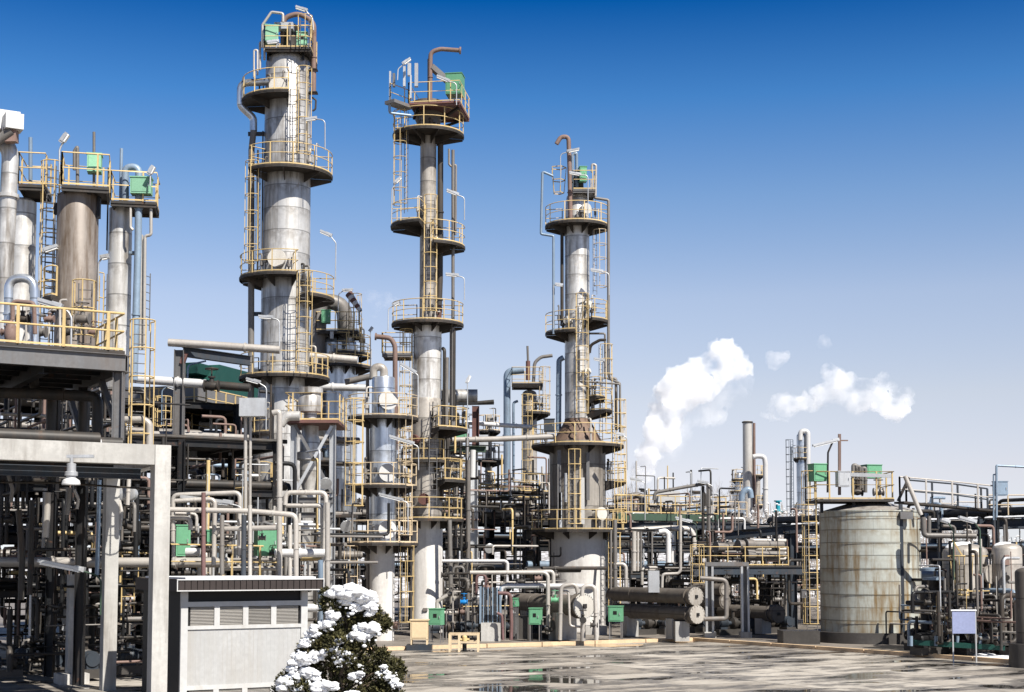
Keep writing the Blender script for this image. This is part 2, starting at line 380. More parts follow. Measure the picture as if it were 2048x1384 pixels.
def pipe(label, pts, r, mat, group=None, bend=None, flanges=(), n=10, name='pipe', cat='pipe', parent=None, clutter=False):
    if clutter: CLUTTER.append((label, [Vector(p) for p in pts], r, mat, group, bend, n)); return None
    mb = MB(); mb.tube(pts, r, n, bend)
    for p, q in zip(pts, pts[1:]):                     # a joint ring on every long straight run
        p, q = Vector(p), Vector(q); L_ = (q - p).length
        if n >= 10 and not callable(r) and L_ > 12 * r and r < .35:
            m_ = p + (q - p) * .5; e = (q - p).normalized() * r * .22; mb.cyl(m_ - e, m_ + e, r * 1.25, n)
    if parent is not None: return mb.build(name, mat, parent)
    return mb.build(name, mat, None, label=label, cat=cat, group=group)
def PP(d, *xy): return [P(x, y, d) for x, y in xy]
# ================================================================ ground, kerbs, yard
def ground_material():
    m = bpy.data.materials.new('yard_concrete'); m.use_nodes = True; nt = m.node_tree; N = nt.nodes; L = nt.links; N.clear()
    out = N.new('ShaderNodeOutputMaterial'); b = N.new('ShaderNodeBsdfPrincipled'); L.new(b.outputs[0], out.inputs[0])
    tc = N.new('ShaderNodeTexCoord'); mp = N.new('ShaderNodeMapping'); mp.inputs['Rotation'].default_value = (0, 0, -YAW)
    L.new(tc.outputs['Object'], mp.inputs[0])
    def noise(sc, det=6, rg=0.6, off=0.0, stretch=None):
        q = N.new('ShaderNodeMapping'); q.inputs['Location'].default_value = (off, off * 0.7, 0); q.inputs['Scale'].default_value = stretch or (1, 1, 1)
        L.new(mp.outputs[0], q.inputs[0])
        n = N.new('ShaderNodeTexNoise'); n.inputs['Scale'].default_value = sc; n.inputs['Detail'].default_value = det; n.inputs['Roughness'].default_value = rg
        L.new(q.outputs[0], n.inputs[0]); return n.outputs['Fac']
    def rmp(v, a, c, x=0.0, y=1.0):
        n = N.new('ShaderNodeMapRange'); n.inputs[1].default_value = a; n.inputs[2].default_value = c; n.inputs[3].default_value = x; n.inputs[4].default_value = y
        L.new(v, n.inputs[0]); return n.outputs[0]
    def mth(op, a, c):
        n = N.new('ShaderNodeMath'); n.operation = op
        for i, v in enumerate((a, c)):
            if isinstance(v, (int, float)): n.inputs[i].default_value = v
            else: L.new(v, n.inputs[i])
        return n.outputs[0]
    def mix(f, a, c):
        n = N.new('ShaderNodeMix'); n.data_type = 'RGBA'
        if isinstance(f, (int, float)): n.inputs[0].default_value = f
        else: L.new(f, n.inputs[0])
        for i, v in ((6, a), (7, c)):
            if isinstance(v, tuple): n.inputs[i].default_value = (*v, 1)
            else: L.new(v, n.inputs[i])
        return n.outputs[2]
    br = N.new('ShaderNodeTexBrick'); br.inputs['Scale'].default_value = 1.0; br.offset = 0.0
    br.inputs['Brick Width'].default_value = 4.2; br.inputs['Row Height'].default_value = 5.0; br.inputs['Mortar Size'].default_value = 0.035; br.inputs['Bias'].default_value = 0
    br.inputs['Color1'].default_value = (0.25, 0.22, 0.185, 1); br.inputs['Color2'].default_value = (0.46, 0.42, 0.365, 1); br.inputs['Mortar'].default_value = (0.05, 0.045, 0.04, 1)
    L.new(mp.outputs[0], br.inputs[0])
    col = mix(rmp(noise(0.9, 6, 0.65), 0.35, 0.7, 0, 0.55), br.outputs['Color'], (0.15, 0.128, 0.106))
    col = mix(rmp(noise(7, 5, 0.7, 4), 0.4, 0.75, 0, 0.3), col, (0.52, 0.48, 0.42))
    damp = rmp(noise(0.42, 8, 0.68, 9, (0.55, 1.2, 1)), 0.46, 0.52)
    wet = rmp(noise(0.42, 8, 0.68, 9, (0.55, 1.2, 1)), 0.562, 0.578)
    pud2 = rmp(noise(0.16, 3, 0.5, 31), 0.615, 0.63); wet = mth('MAXIMUM', wet, pud2); damp = mth('MAXIMUM', damp, pud2)
    col = mix(mth('MULTIPLY', damp, 0.62), col, (0.045, 0.04, 0.036)); col = mix(mth('MULTIPLY', wet, 0.85), col, (0.02, 0.019, 0.018))
    L.new(col, b.inputs['Base Color'])
    ro = mth('SUBTRACT', 0.85, mth('MULTIPLY', damp, 0.30)); ro = mth('SUBTRACT', ro, mth('MULTIPLY', wet, 0.52)); L.new(ro, b.inputs['Roughness'])
    bp = N.new('ShaderNodeBump'); bp.inputs['Distance'].default_value = 0.02
    L.new(mth('SUBTRACT', 0.35, mth('MULTIPLY', wet, 0.35)), bp.inputs['Strength']); L.new(noise(9, 6, 0.7, 2), bp.inputs['Height']); L.new(bp.outputs[0], b.inputs['Normal'])
    return m
yard_m = ground_material()
g = MB(); g.add([(-900, -60, 0), (900, -60, 0), (900, 1800, 0), (-900, 1800, 0)], [(0, 1, 2, 3)])
g.build('yard_ground', yard_m, kind='structure')
K0 = Vector((9.3, 74.8, 0)); dA = Vector((-15.56, -8.5, 0)).normalized(); dB = Vector((10.6, -16.8, 0)).normalized()
KA = K0 + dA * 60; KB = K0 + dB * 40
fl = MB(); h = 0.11
pts = [KA, K0, KB, KB + Vector((120, 60, 0)), Vector((160, 260, 0)), Vector((-160, 260, 0)), KA + Vector((-60, 60, 0))]
fl.add([p + UP * 0.10 for p in pts], [tuple(range(len(pts)))])
fl.build('plant_pavement', M('pavement_concrete', (0.21, 0.185, 0.16), 0.55, 0, 0.5, 0.35, 0, rust=0.5, rcol=(0.05, 0.043, 0.037), rscale=.5), kind='structure')
kerb_m = M('yellow_kerb_paint', (0.58, 0.425, 0.27), 0.7, 0, 0.15, 1.5, 0.2, rust=0.3, rcol=(0.3, 0.22, 0.15))
kb = MB()
for a, b in ((KA, K0), (K0, KB)):
    dd = (b - a).normalized(); L_ = (b - a).length; k = 0
    while k < L_:
        q = a + dd * k; e = a + dd * min(L_, k + 2.95); kb.beam(q + UP * 0.08, e + UP * 0.08, 0.30, 0.17); k += 3.0
kb.build('yellow_kerb', kerb_m, kind='structure')

# ================================================================ the three tall columns and the short silver one
class Tower:
    def __init__(s, name, label, cat, px, py, d, group=None):
        p = P(px, py, d); s.x, s.y, s.d = p.x, p.y, d; s.root = thing(name, label, cat, (p.x, p.y, 0), group)
    def z(s, py, r=0.0): return Z(py, s.d - r)
    def zpx(s, z): return HORIZON - (z - CAMH) * FPX / s.d          # the picture row of a height, near enough
    def w(s, px): return px * s.d / FPX
    def X(s, px): return (px - 1024) * s.d / FPX - s.x
    def at(s, px, py, dy=0.0):                         # a point seen at px, py and dy metres in front of the axis
        return P(px, py, s.d - dy)
    def plat(s, py, rpx, ripx, a0, a1, **k):
        ro = s.w(rpx); z = s.z(py, ro); ri = s.w(ripx); o = platform(s.root, s.x, s.y, z, ri, ro, a0, a1, **k)
        rq = random.Random(int(s.x * 7 + py * 13))             # small fittings round the shell at each landing
        lo, hi = max(a0, -185), min(a1, 5)
        for i in range(3):
            a = R(rq.uniform(lo, hi)); d = Vector((math.cos(a), math.sin(a), 0)); t_ = Vector((-d.y, d.x, 0)); b = Vector((s.x, s.y, z)) + d * (ri + rq.uniform(.12, .4)); h = rq.uniform(.5, 1.7); r = rq.uniform(.025, .06)
            pts = [b, b + UP * h, b + UP * h + t_ * rq.uniform(-.5, .5) if rq.random() < .5 else b + UP * h - d * .3]
            mb = MB(); mb.tube(pts, r, 7, r * 2.5); mb.cyl(b + UP * h * .45, b + UP * h * .62, r * 2.2, 8); mb.build('instrument_pipe', rq.choice((pipe_grey, pipe_dark, pipe_light)), s.root)
            if i == 0: q = b + t_ * .3; MB().obox(q + UP * .75, d * .06, t_ * .12, UP * .16).obox(q + UP * .38, d * .02, t_ * .02, UP * .36).build('junction_box', rq.choice((steel_grey, steel_light)), s.root)
        return o
    def pipe(s, name, pts, r, mat, dy=0.0, **k):
        return pipe(None, [s.at(p[0], p[1], p[2] if len(p) > 2 else dy) for p in pts], r, mat, parent=s.root, name=name, **k)
    def lad(s, px, py0, py1, dy, face, **k):
        p = s.at(px, py0, dy); return ladder(s.root, p.x, p.y, p.z, Z(py1, s.d - dy), face, **k)
    def box(s, name, px0, py0, px1, py1, depth, mat, dy=0.0, parent=None):
        a = s.at(px0, py1, dy); b = s.at(px1, py0, dy); mb = MB(); mb.box(((a.x + b.x) / 2, a.y + depth / 2, (a.z + b.z) / 2), b.x - a.x, depth, b.z - a.z)
        return mb.build(name, mat, parent or s.root)
def shell(t, prof, mat, name='shell', n=40):           # prof: (picture row, half width in picture units), bottom first
    mb = MB(); mb.lathe((t.x, t.y, 0), UP, [(max(0, t.z(py)), t.w(r)) for py, r in prof], n)
    return mb.build(name, mat, t.root)
def dome(py, r, k=5, flat=0.5):
    return [(py - r * flat * math.sin(math.pi / 2 * i / k), r * math.cos(math.pi / 2 * i / k)) for i in range(k + 1)]
def square_deck(t, px0, px1, py, dy, depth, rail=None, rot=0.0, mat=None, h=1.1, beams=True, railsides='flrb'):
    a = t.at(px0, py, dy); b = t.at(px1, py, dy); c = Vector(((a.x + b.x) / 2, a.y + depth / 2, a.z)); w = (b.x - a.x) / 2
    x = Vector((math.cos(rot), math.sin(rot), 0)) * w; y = Vector((-math.sin(rot), math.cos(rot), 0)) * depth / 2
    mb = MB(); mb.obox(c - UP * 0.05, x, y, UP * 0.05)
    for k in (-1, 1): mb.obox(c - UP * 0.155 + y * k * 0.92, x, y * 0.04, UP * 0.05); mb.obox(c - UP * 0.155 + x * k * 0.92, x * 0.03, y * 0.87, UP * 0.05)
    o = mb.build('platform', mat or deckm, t.root); rb = MB()
    q = [c - x - y, c + x - y, c + x + y, c - x + y, c - x - y]
    rails(rb, q, h); rb.build('handrail', rail or yellow, o); return o, c

# ---- column 1: the tall silver one
T1 = Tower('distillation_column', 'tallest silver distillation column, four ringed platforms and a bent pipe over its top', 'distillation column', 571, 600, 73)
shell(T1, [(1260, 62), (870, 60), (760, 50), (752, 49), (350, 48), (340, 47)] + dome(128, 45), clad)
for y_ in (865, 752, 560, 345): pass
T1.plat(745, 91, 50, -192, 12); T1.plat(541, 93, 49, -190, -66); T1.plat(326, 93, 48, -136, 14); T1.plat(177, 93, 46, -188, -80)
T1.plat(580, 99, 49, -54, 6); T1.plat(862, 70, 60, -175, -100); T1.plat(968, 112, 62, -178, -100)
for py, r0, an, rr in ((513, 49, -97, 18), (166, 46, -100, 17)):
    nozzle(T1.root, T1.x, T1.y, T1.z(py, 2), an, T1.w(r0), 0.5, T1.w(rr))
T1.lad(602, 748, 545, 1.9, -60, cz=1.0); T1.lad(601, 325, 140, 1.6, -60, cz=1.0); T1.lad(518, 541, 325, 1.35, -160, cz=1.0)
T1.pipe('overhead_pipe', [(560, 163, 1.0), (481, 166, 0.6), (481, 212, 0.6), (507, 236, 0.4), (507, 262, 0.4)], 0.19, clad_blue, bend=0.4, n=14)
T1.pipe('downpipe', [(507, 262, 0.4), (503, 300, 0.4), (502, 800, 0.4), (500, 1130, 0.4)], 0.16, pipe_grey, bend=0.2, n=12)
T1.pipe('downpipe', [(516, 300, 0.9), (515, 560, 0.9)], 0.05, pipe_dark, n=6); T1.pipe('downpipe', [(526, 262, 0.6), (524, 500, 0.6)], 0.04, pipe_dark, n=6)
T1.pipe('vent_pipe', [(627, 188, 0.3), (628, 42, 0.3), (596, 27, 0.3), (566, 36, 0.3), (566, 100, 0.3)], 0.13, pipe_rust, bend=0.7, n=12)
for py in (140, 186):
    p = T1.at(627, py, 0.3); MB().box(p, 0.42, 0.42, 0.06).box(p - Vector((0.25, 0, 0)), 0.5, 0.08, 0.06).build('pipe_support', steel_dark, T1.root)
for py in (268, 628, 742):
    MB().beam(T1.at(496, py, 0.4), T1.at(536, py, 0.2), 0.12, 0.2).build('pipe_support', steel_blue, T1.root)
o_, c_ = square_deck(T1, 529, 621, 94, 1.4, 2.6)
top = T1.z(94)
for sx in (-1, 1):
    for sy in (-1, 1):
        q = Vector((T1.x + sx * 0.9, T1.y + sy * 0.85, T1.z(128) - 0.1)); MB().beam(q, Vector((q.x, q.y, c_.z)), 0.12, 0.12).build('support_leg', steel_dark, T1.root)
MB().lathe((T1.x + 0.1, T1.y, T1.z(112)), UP, [(0, 0.55), (1.3, 0.42), (1.5, 0.5), (1.7, 0.2), (1.7, 0)], 20).build('top_nozzle', pipe_dark, T1.root)
T1.box('beam_box', 548, 44, 586, 57, 0.5, steel_light, 0.9)
for x0 in (552, 580): MB().beam(T1.at(x0, 93, 0.9), T1.at(x0, 46, 0.9), 0.1, 0.1).build('davit_post', steel_grey, T1.root)
T1.pipe('instrument_pipe', [(525, 95, 1.2), (525, 50, 1.2), (543, 24, 1.2), (566, 27, 1.2), (566, 44, 1.2)], 0.07, pipe_light, bend=0.12, n=8)
T1.pipe('instrument_pipe', [(520, 140, 1.0), (520, 84, 1.0), (529, 84, 1.0), (529, 120, 1.0)], 0.06, pipe_light, bend=0.1, n=8)
T1.pipe('instrument_pipe', [(508, 155, 1.0), (508, 100, 1.0), (515, 100, 1.0), (515, 150, 1.0)], 0.05, pipe_light, bend=0.1, n=8)
T1.lad(609, 98, 38, 1.45, -80, cz=0.2)
T1.pipe('drain_pipe', [(624, 195, 0.3), (632, 200, 0.3), (631, 218, 0.3), (625, 222, 0.3)], 0.05, pipe_dark, bend=0.1, n=6)
gbox('pale green cabinet beside the railing at the top of the tallest column, larger one', 527, 50, 554, 83, 71.8, 0.7, 0.2, green_pale)
gbox('pale green cabinet on the top deck of the tallest column, beside its cage ladder', 592, 64, 613, 92, 71.7, 0.6, 0.1, green_pale, window=True)

# ---- column 2: the slim one with the crowded head
T2 = Tower('distillation_column', 'slim distillation column with a square crowded head, green box and bent vent', 'distillation column', 855, 700, 78)
shell(T2, [(1300, 32), (1042, 32)], concrete_skirt, 'skirt'); shell(T2, [(1042, 30), (802, 30), (798, 29)], clad_dull, 'shell'); shell(T2, [(800, 28.5), (655, 28.5), (640, 17), (638, 17)], clad, 'shell')
shell(T2, [(640, 16.5), (262, 16.5)], clad_dull, 'shell')
T2.plat(250, 73, 17, -192, 12); T2.plat(637, 73, 17, -192, 12); T2.plat(436, 76, 17, -192, -100); T2.plat(478, 76, 17, -78, 6)
T2.plat(852, 82, 30, -70, -5); T2.plat(918, 50, 30, -180, -40); T2.plat(1036, 74, 31, -190, 10); T2.plat(957, 78, 30, -60, 0)
mb = MB(); mb.lathe((T2.x, T2.y, 0), UP, [(T2.z(262), T2.w(17)), (T2.z(235), T2.w(30)), (T2.z(205), T2.w(30)), (T2.z(203), 0)], 28); mb.build('head', clad_dark, T2.root)
o_, c_ = square_deck(T2, 824, 928, 203, 1.9, 3.2, rot=R(-8), mat=steel_red)
for sx, sy in ((-1, -1), (1, -1), (1, 1), (-1, 1)):
    q = Vector((c_.x + sx * 1.1, c_.y + sy * 1.2, c_.z - 0.2)); MB().beam(q, Vector((T2.x + sx * 0.75, T2.y + sy * 0.75, T2.z(246))), 0.13, 0.13).build('support_leg', steel_dark, T2.root)
a, b = T2.at(779, 203, 2.4), T2.at(818, 176, 1.2)
arm = MB(); arm.beam(a, Vector((b.x, b.y, a.z)), 0.7, 0.18); armo = arm.build('walkway_arm', steel_grey, T2.root)
rb = MB(); rails(rb, [a + Vector((0, .3, .1)), Vector((b.x, b.y + .3, a.z + .1))], 1.0); rb.build('handrail', yellow, armo)
for (x0, y0, x1, y1) in ((778, 142, 782, 202), (785, 146, 790, 172), (806, 132, 811, 172), (815, 126, 822, 150), (820, 150, 823, 196), (829, 126, 836, 172)):
    T2.box('instrument_panel', x0, y0, x1, y1, 0.25, steel_light if x0 != 785 else steel_grey, 1.9)
T2.pipe('vent_pipe', [(860, 205, 0.8), (861, 104, 0.8), (881, 98, 0.8), (921, 101, 0.8)], 0.12, pipe_rust, bend=0.75, n=12)
mb = MB(); mb.cyl(T2.at(919, 101, 0.8), T2.at(922, 101.2, 0.8), 0.2, 14); mb.build('vent_flange', pipe_rust, T2.root)
T2.pipe('vent_pipe', [(857, 205, 0.5), (857, 118, 0.5)], 0.06, pipe_grey, n=8)
MB().beam(T2.at(862, 133, 0.8), T2.at(898, 164, 0.2), 0.28, 0.3).build('slanting_duct', steel_grey, T2.root)
T2.pipe('drain_pipe', [(779, 205, 2.2), (779, 226, 2.2), (822, 231, 1.8)], 0.07, pipe_blue, bend=0.15, n=8)
T2.pipe('downpipe', [(881, 290, 0.1), (880, 560, 0.1), (877, 640, 0.1)], 0.16, pipe_dark, n=12); 
T2.pipe('downpipe', [(906, 300, 0.7), (906, 590, 0.7), (905, 860, 0.7)], 0.09, pipe_grey, n=8); T2.pipe('downpipe', [(898, 298, 0.7), (898, 328, 0.7), (903, 334, .7), (912, 328, 0.7), (911, 470, 0.7)], 0.06, pipe_grey, bend=0.1, n=8)
T2.pipe('downpipe', [(902, 650, 0.6), (901, 840, 0.6)], 0.07, pipe_grey, n=8); T2.pipe('downpipe', [(908, 660, 0.7), (907, 842, .7)], 0.1, pipe_dark, n=8)
T2.pipe('downpipe', [(886, 697, 0.2), (889, 700, 0.4), (888, 840, 0.4), (884, 1000, 0.4)], 0.1, pipe_dark, n=8, bend=.2); T2.pipe('downpipe', [(894, 715, 0.5), (893, 850, 0.5)], 0.1, pipe_grey, n=8)
T2.lad(812, 425, 225, 1.0, -150, cz=1.0); T2.lad(860, 640, 395, 1.15, -85, cz=0.9); T2.lad(866, 1010, 805, 1.3, -70, cz=30); T2.lad(826, 900, 660, 0.4, -165, cz=.5)
square_deck(T2, 764, 821, 706, 1.0, 1.6, mat=steel_grey)
T2.pipe('gooseneck_vent', [(752, 673, 1.6), (782, 676, 1.6), (790, 692, 1.6), (791, 900, 1.6)], 0.13, pipe_rust, bend=0.55, n=12)
MB().cyl(T2.at(750, 673, 1.6), T2.at(753, 673.2, 1.6), 0.2, 14).build('vent_flange', pipe_rust, T2.root)
for py, px, rr in ((998, 850, 11), (878, 838, 9)): 
    an = -95 if px > 845 else -125
    nozzle(T2.root, T2.x, T2.y, T2.z(py, 1.2), an, T2.w(30), 0.35, T2.w(rr), steel_red, bolts=16)
T2.box('pad', 873, 610, 883, 636, 0.1, steel_red, 0.4)
T2.box('pad', 846, 1216, 855, 1222, 0.15, steel_grey, 0.95)
gbox('green box with a shaded lower half in the crowded head of the slim column', 893, 146, 926, 187, 76.6, .9, -0.15, green)

# ---- column 3: conical shoulder
T3 = Tower('distillation_column', 'distillation column with a brown conical shoulder, wide round base and hooked vent', 'distillation column', 1155, 800, 84)
shell(T3, [(1290, 54), (1062, 54)], concrete_skirt, 'skirt', 48); shell(T3, [(1064, 56), (884, 56)], clad_rib, 'lower_shell', 48); shell(T3, [(884, 50), (842, 26), (838, 26)], redcone, 'cone')
shell(T3, [(840, 25.5), (445, 25)] + dome(396, 21), clad)
T3.plat(884, 93, 52, -270, 90); T3.plat(1058, 96, 55, -195, 15, sides=7); T3.plat(438, 65, 25, -192, 12); T3.plat(657, 65, 25, -185, -97); T3.plat(633, 65, 25, -65, 8); T3.plat(789, 56, 25, -50, 0)
T3.plat(957, 98, 56, -20, 40); T3.plat(815, 70, 26, -40, 10)
for py, an, r0, rr, ln in ((415, -62, 24, 11, .45), (1028, -52, 56, 13, .5), (742, -60, 25, 8, .4), (640, -125, 25, 6, .5), (605, -45, 25, 7, .3)): nozzle(T3.root, T3.x, T3.y, T3.z(py, 1.2), an, T3.w(r0), ln, T3.w(rr))
T3.pipe('gooseneck_vent', [(1113, 288, 1.0), (1122, 273, 1.0), (1137, 274, 1.0), (1139, 330, 1.0), (1141, 440, 1.0)], 0.13, pipe_rust, bend=0.5, n=12)
T3.pipe('instrument_pipe', [(1106, 352, 1.2), (1085, 343, 1.2), (1082, 468, 1.2), (1107, 472, 1.2), (1107, 668, 1.2)], 0.075, pipe_blue, bend=0.1, n=8)
T3.pipe('downpipe', [(1188, 392, 0.6), (1190, 396, 0.6), (1217, 400, 0.6), (1217, 745, 0.6), (1219, 757, .6), (1232, 757, 0.6), (1233, 860, 0.6)], 0.085, pipe_grey, bend=0.12, n=8)
T3.pipe('downpipe', [(1178, 667, 0.4), (1210, 667, 0.6), (1210, 755, 0.6), (1240, 766, 0.8), (1240, 880, 0.8)], 0.06, pipe_grey, bend=0.12, n=8)
T3.pipe('loop_pipe', [(1179, 706, 0.2), (1181, 690, 0.3), (1200, 680, 0.5), (1212, 680, 0.6)], 0.09, pipe_dark, bend=0.4, n=8)
T3.pipe('branch_pipe', [(1158, 700, 1.0), (1158, 762, 1.0), (1240, 768, 1.0), (1241, 880, 1.0)], 0.06, pipe_grey, bend=0.12, n=8)
T3.pipe('downpipe', [(1124, 465, 0.2), (1124, 652, .2)], 0.1, pipe_dark, n=8)
T3.pipe('downpipe', [(1127, 715, -0.3), (1118, 720, -0.3), (1117, 860, -0.3)], 0.16, pipe_blue, bend=.35, n=12)
T3.lad(1190, 588, 462, 0.6, -35, cz=.8, cmat=yellow_pale); T3.lad(1163, 842, 590, 1.2, -85, cz=1.2); T3.lad(1202, 880, 690, 0.5, -30, cz=.5); T3.lad(1149, 1062, 900, 2.0, -90, cz=1.6, w=.5); T3.lad(1228, 1060, 800, 1.2, -20, cz=.5); T3.lad(1218, 1230, 1066, 1.2, -30, cz=.5)
o_, c_ = square_deck(T3, 1146, 1191, 378, 1.1, 2.0, mat=steel_grey)
MB().lathe((T3.x + .1, T3.y, T3.z(392)), UP, [(0, .5), (.4, .5), (.42, .3), (1.2, .3), (1.22, .42), (1.4, .42), (1.42, 0)], 18).build('top_nozzle', pipe_dark, T3.root)
cg = MB(); c0 = T3.at(1117, 386, 0.6)
for i in range(5):
    a_ = math.tau * i / 5
    for zz, rr in ((0, .32), (.75, .4), (1.5, .46)): cg.beam(c0 + Vector((math.cos(a_) * rr, math.sin(a_) * rr, zz)), c0 + Vector((math.cos(a_ + math.tau / 5) * rr, math.sin(a_ + math.tau / 5) * rr, zz)), .03, .05)
    cg.beam(c0 + Vector((math.cos(a_) * .32, math.sin(a_) * .32, 0)), c0 + Vector((math.cos(a_) * .46, math.sin(a_) * .46, 1.5)), .04, .04)
cg.build('safety_cage', yellow, T3.root)
T3.pipe('instrument_pipe', [(1145, 380, .3), (1145, 310, .3), (1153, 304, .3), (1154, 378, .3)], 0.09, pipe_blue, bend=.1, n=8)
T3.pipe('instrument_pipe', [(1191, 392, .8), (1192, 330, .8), (1184, 328, .8), (1184, 345, .8)], 0.07, pipe_light, bend=.1, n=8)
for x0, x1, y0, y1, m_ in ((1115, 1122, 900, 1040, steel_grey), (1129, 1134, 946, 1004, steel_light), (1161, 1169, 955, 1048, white), (1118, 1124, 985, 1055, steel_light), (1173, 1179, 905, 1000, steel_grey)):
    T3.box('cable_tray', x0, y0, x1, y1, .14, m_, 1.85)
gbox('small green box on the topmost deck of the column with the hooked vent', 1159, 333, 1173, 362, 83.2, .5, .1, green)
gbox('grey junction box on the ring platform at the cone, beside the grey cross pipe', 1088, 838, 1109, 863, 82.5, .4, 0, steel_blue, name='junction_box')

# ---- short silver column
T6 = Tower('absorber_column', 'short shiny silver column with a bent pipe on top and three white manhole covers', 'process column', 766, 900, 73.4)
shell(T6, [(1310, 25), (1088, 25)], concrete_skirt, 'skirt'); shell(T6, [(1090, 27), (838, 27)], clad_blue, 'shell'); shell(T6, [(838, 23), (757, 23), (755, 22), (754, 0)], clad_blue, 'shell')
T6.plat(829, 71, 26, -200, 20, rail=yellow_pale); T6.plat(969, 69, 27, -192, 12, rail=yellow_pale); T6.plat(1085, 72, 27, -190, 10, rail=yellow_pale, sides=9)
for py, px, rr in ((800, 779, 19), (945, 776, 18), (1059, 777, 18)): nozzle(T6.root, T6.x, T6.y, T6.z(py, 1.2), -73, T6.w(27), .55, T6.w(rr), white)
T6.pipe('overhead_pipe', [(747, 757), (747, 734), (768, 734), (768, 757)], 0.2, clad_dull, bend=.32, n=14)
T6.lad(797, 970, 832, .7, -20, cz=.6, cmat=yellow_pale); T6.lad(797, 1086, 972, .7, -20, cz=.6, cmat=yellow_pale); T6.lad(800, 1260, 1092, .5, -20, cz=.8); T6.lad(717, 1230, 1092, .8, -160, cz=.8, cmat=yellow_pale)
nozzle(T6.root, T6.x, T6.y, T6.z(1250), -15, T6.w(25), .25, T6.w(8), pipe_rust, 'vent_collar'); T6.box('pad', 766, 1223, 772, 1229, .1, steel_grey, .7)
T6.pipe('downpipe', [(735, 760, -.4), (736, 1230, -.4)], .09, pipe_grey, n=8)
# ================================================================ generic steelwork
def rack(label, o, n, bay, depth, levels, ax=None, ay=None, mat=None, w=0.3, top=None, name='pipe_rack', brace=False, plates=()):
    """a steel pipe rack: n bays along ax from o, depth along ay"""
    ax = ax or U; ay = ay or V; mat = mat or steel_dark; o = Vector((o[0], o[1], 0)); t = thing(name, label, 'pipe rack', o); top = top or levels[-1]
    for i in range(n + 1):
        for k in (0, 1):
            q = o + ax * bay * i + ay * depth * k; MB().ibeam(q, q + UP * top, w, w).build('column', mat, t)
        for z_ in levels:
            q = o + ax * bay * i + UP * (z_ - w * .6); MB().ibeam(q + ay * (w / 2 + .005), q + ay * (depth - w / 2 - .005), w * .8, w * 1.1).build('beam', mat, t)
    for z_ in levels:
        for k in (0, 1):
            for i in range(n):
                q = o + ax * (bay * i + w / 2 + .005) + ay * depth * k + UP * (z_ - w * .6); MB().ibeam(q, q + ax * (bay - w - .01), w * .7, w).build('beam', mat, t)
    for z_ in plates:
        q = o + ax * bay * n / 2 + ay * depth / 2 + UP * (z_ - .02); MB().obox(q, ax * bay * n / 2, ay * (depth / 2 - .1), UP * .012).build('rack_shade_plate', deckm, t)  # thin plates added across the tiers to cast shade into the rack
    if brace:
        for i in range(0, n, 2):
            q = o + ax * bay * i - ay * 0.02; MB().beam(q + UP * 0.3, q + ax * bay + UP * (levels[0] - .3), .1, .1).build('brace', mat, t)
    return t
RN = random.Random(11)
def rack_pipes(label, group, o, L_, depth, levels, per, mats, ax=None, ay=None, rmin=.06, rmax=.2, ext=0.5):
    ax = ax or U; ay = ay or V; o = Vector((o[0], o[1], 0))
    for z_ in levels:
        y_ = 0.2
        while y_ < depth - .2:
            r = RN.uniform(rmin, rmax) * (1 if RN.random() < .75 else .5)
            if RN.random() < per:
                a = -ext + RN.random() * L_ * .25 * (RN.random() < .4); b = L_ + ext - RN.random() * L_ * .3 * (RN.random() < .4)
                p = [o + ax * a + ay * y_ + UP * (z_ + r), o + ax * b + ay * y_ + UP * (z_ + r)]
                if RN.random() < .25: p.append(p[-1] - UP * RN.uniform(1, 2.5))
                if RN.random() < .2: p.insert(0, p[0] + UP * RN.uniform(.5, 1.2))
                pipe(label, p, r, RN.choice(mats), group, n=8, clutter=True)
            y_ += r * 2 + RN.uniform(.05, .3)
def risers(label, group, n, x0, x1, y0, y1, d0, d1, mats, rmin=.04, rmax=.12, lmin=60, lmax=200, elbows=True, rng=None):
    """standing pipes spread through a volume; each with its own bends"""
    rr = rng or RN
    for i in range(n):
        d = rr.uniform(d0, d1); x = rr.uniform(x0, x1); a = rr.uniform(y0, y1 - lmin * .6); b = min(y1, a + rr.uniform(lmin, lmax)); r = rr.uniform(rmin, rmax)
        p = [P(x, b, d), P(x, a, d)]; p[0].x = p[1].x
        if elbows and rr.random() < .6:
            dv = rr.choice((U, -U, V, -V)); p.append(p[-1] + dv * rr.uniform(.6, 2.6))
            if rr.random() < .5: p.append(p[-1] - UP * rr.uniform(.5, 1.8))
        if elbows and rr.random() < .4: p.insert(0, p[0] + rr.choice((U, -U)) * rr.uniform(.5, 1.6))
        pipe(label, p, r, rr.choice(mats), group, n=8, clutter=True)
def runs(label, group, n, x0, x1, y0, y1, d0, d1, mats, rmin=.04, rmax=.12, lmin=2, lmax=6, rng=None):
    rr = rng or RN
    for i in range(n):
        d = rr.uniform(d0, d1); a = P(rr.uniform(x0, x1), rr.uniform(y0, y1), d); r = rr.uniform(rmin, rmax); ln = rr.uniform(lmin, lmax)
        dv = rr.choice((U, U, V)); p = [a, a + dv * ln]
        if rr.random() < .5: p.append(p[-1] + UP * rr.choice((-1, 1)) * rr.uniform(.4, 1.6))
        if rr.random() < .4: p.append(p[-1] + rr.choice((U, V) if dv is V else (V, -V, U)) * rr.uniform(.4, 1.5))
        if rr.random() < .3: p.insert(0, p[0] - UP * rr.uniform(.4, 1.5))
        if min(q.z for q in p) < .15: continue
        pipe(label, p, r, rr.choice(mats), group, n=8, clutter=True)
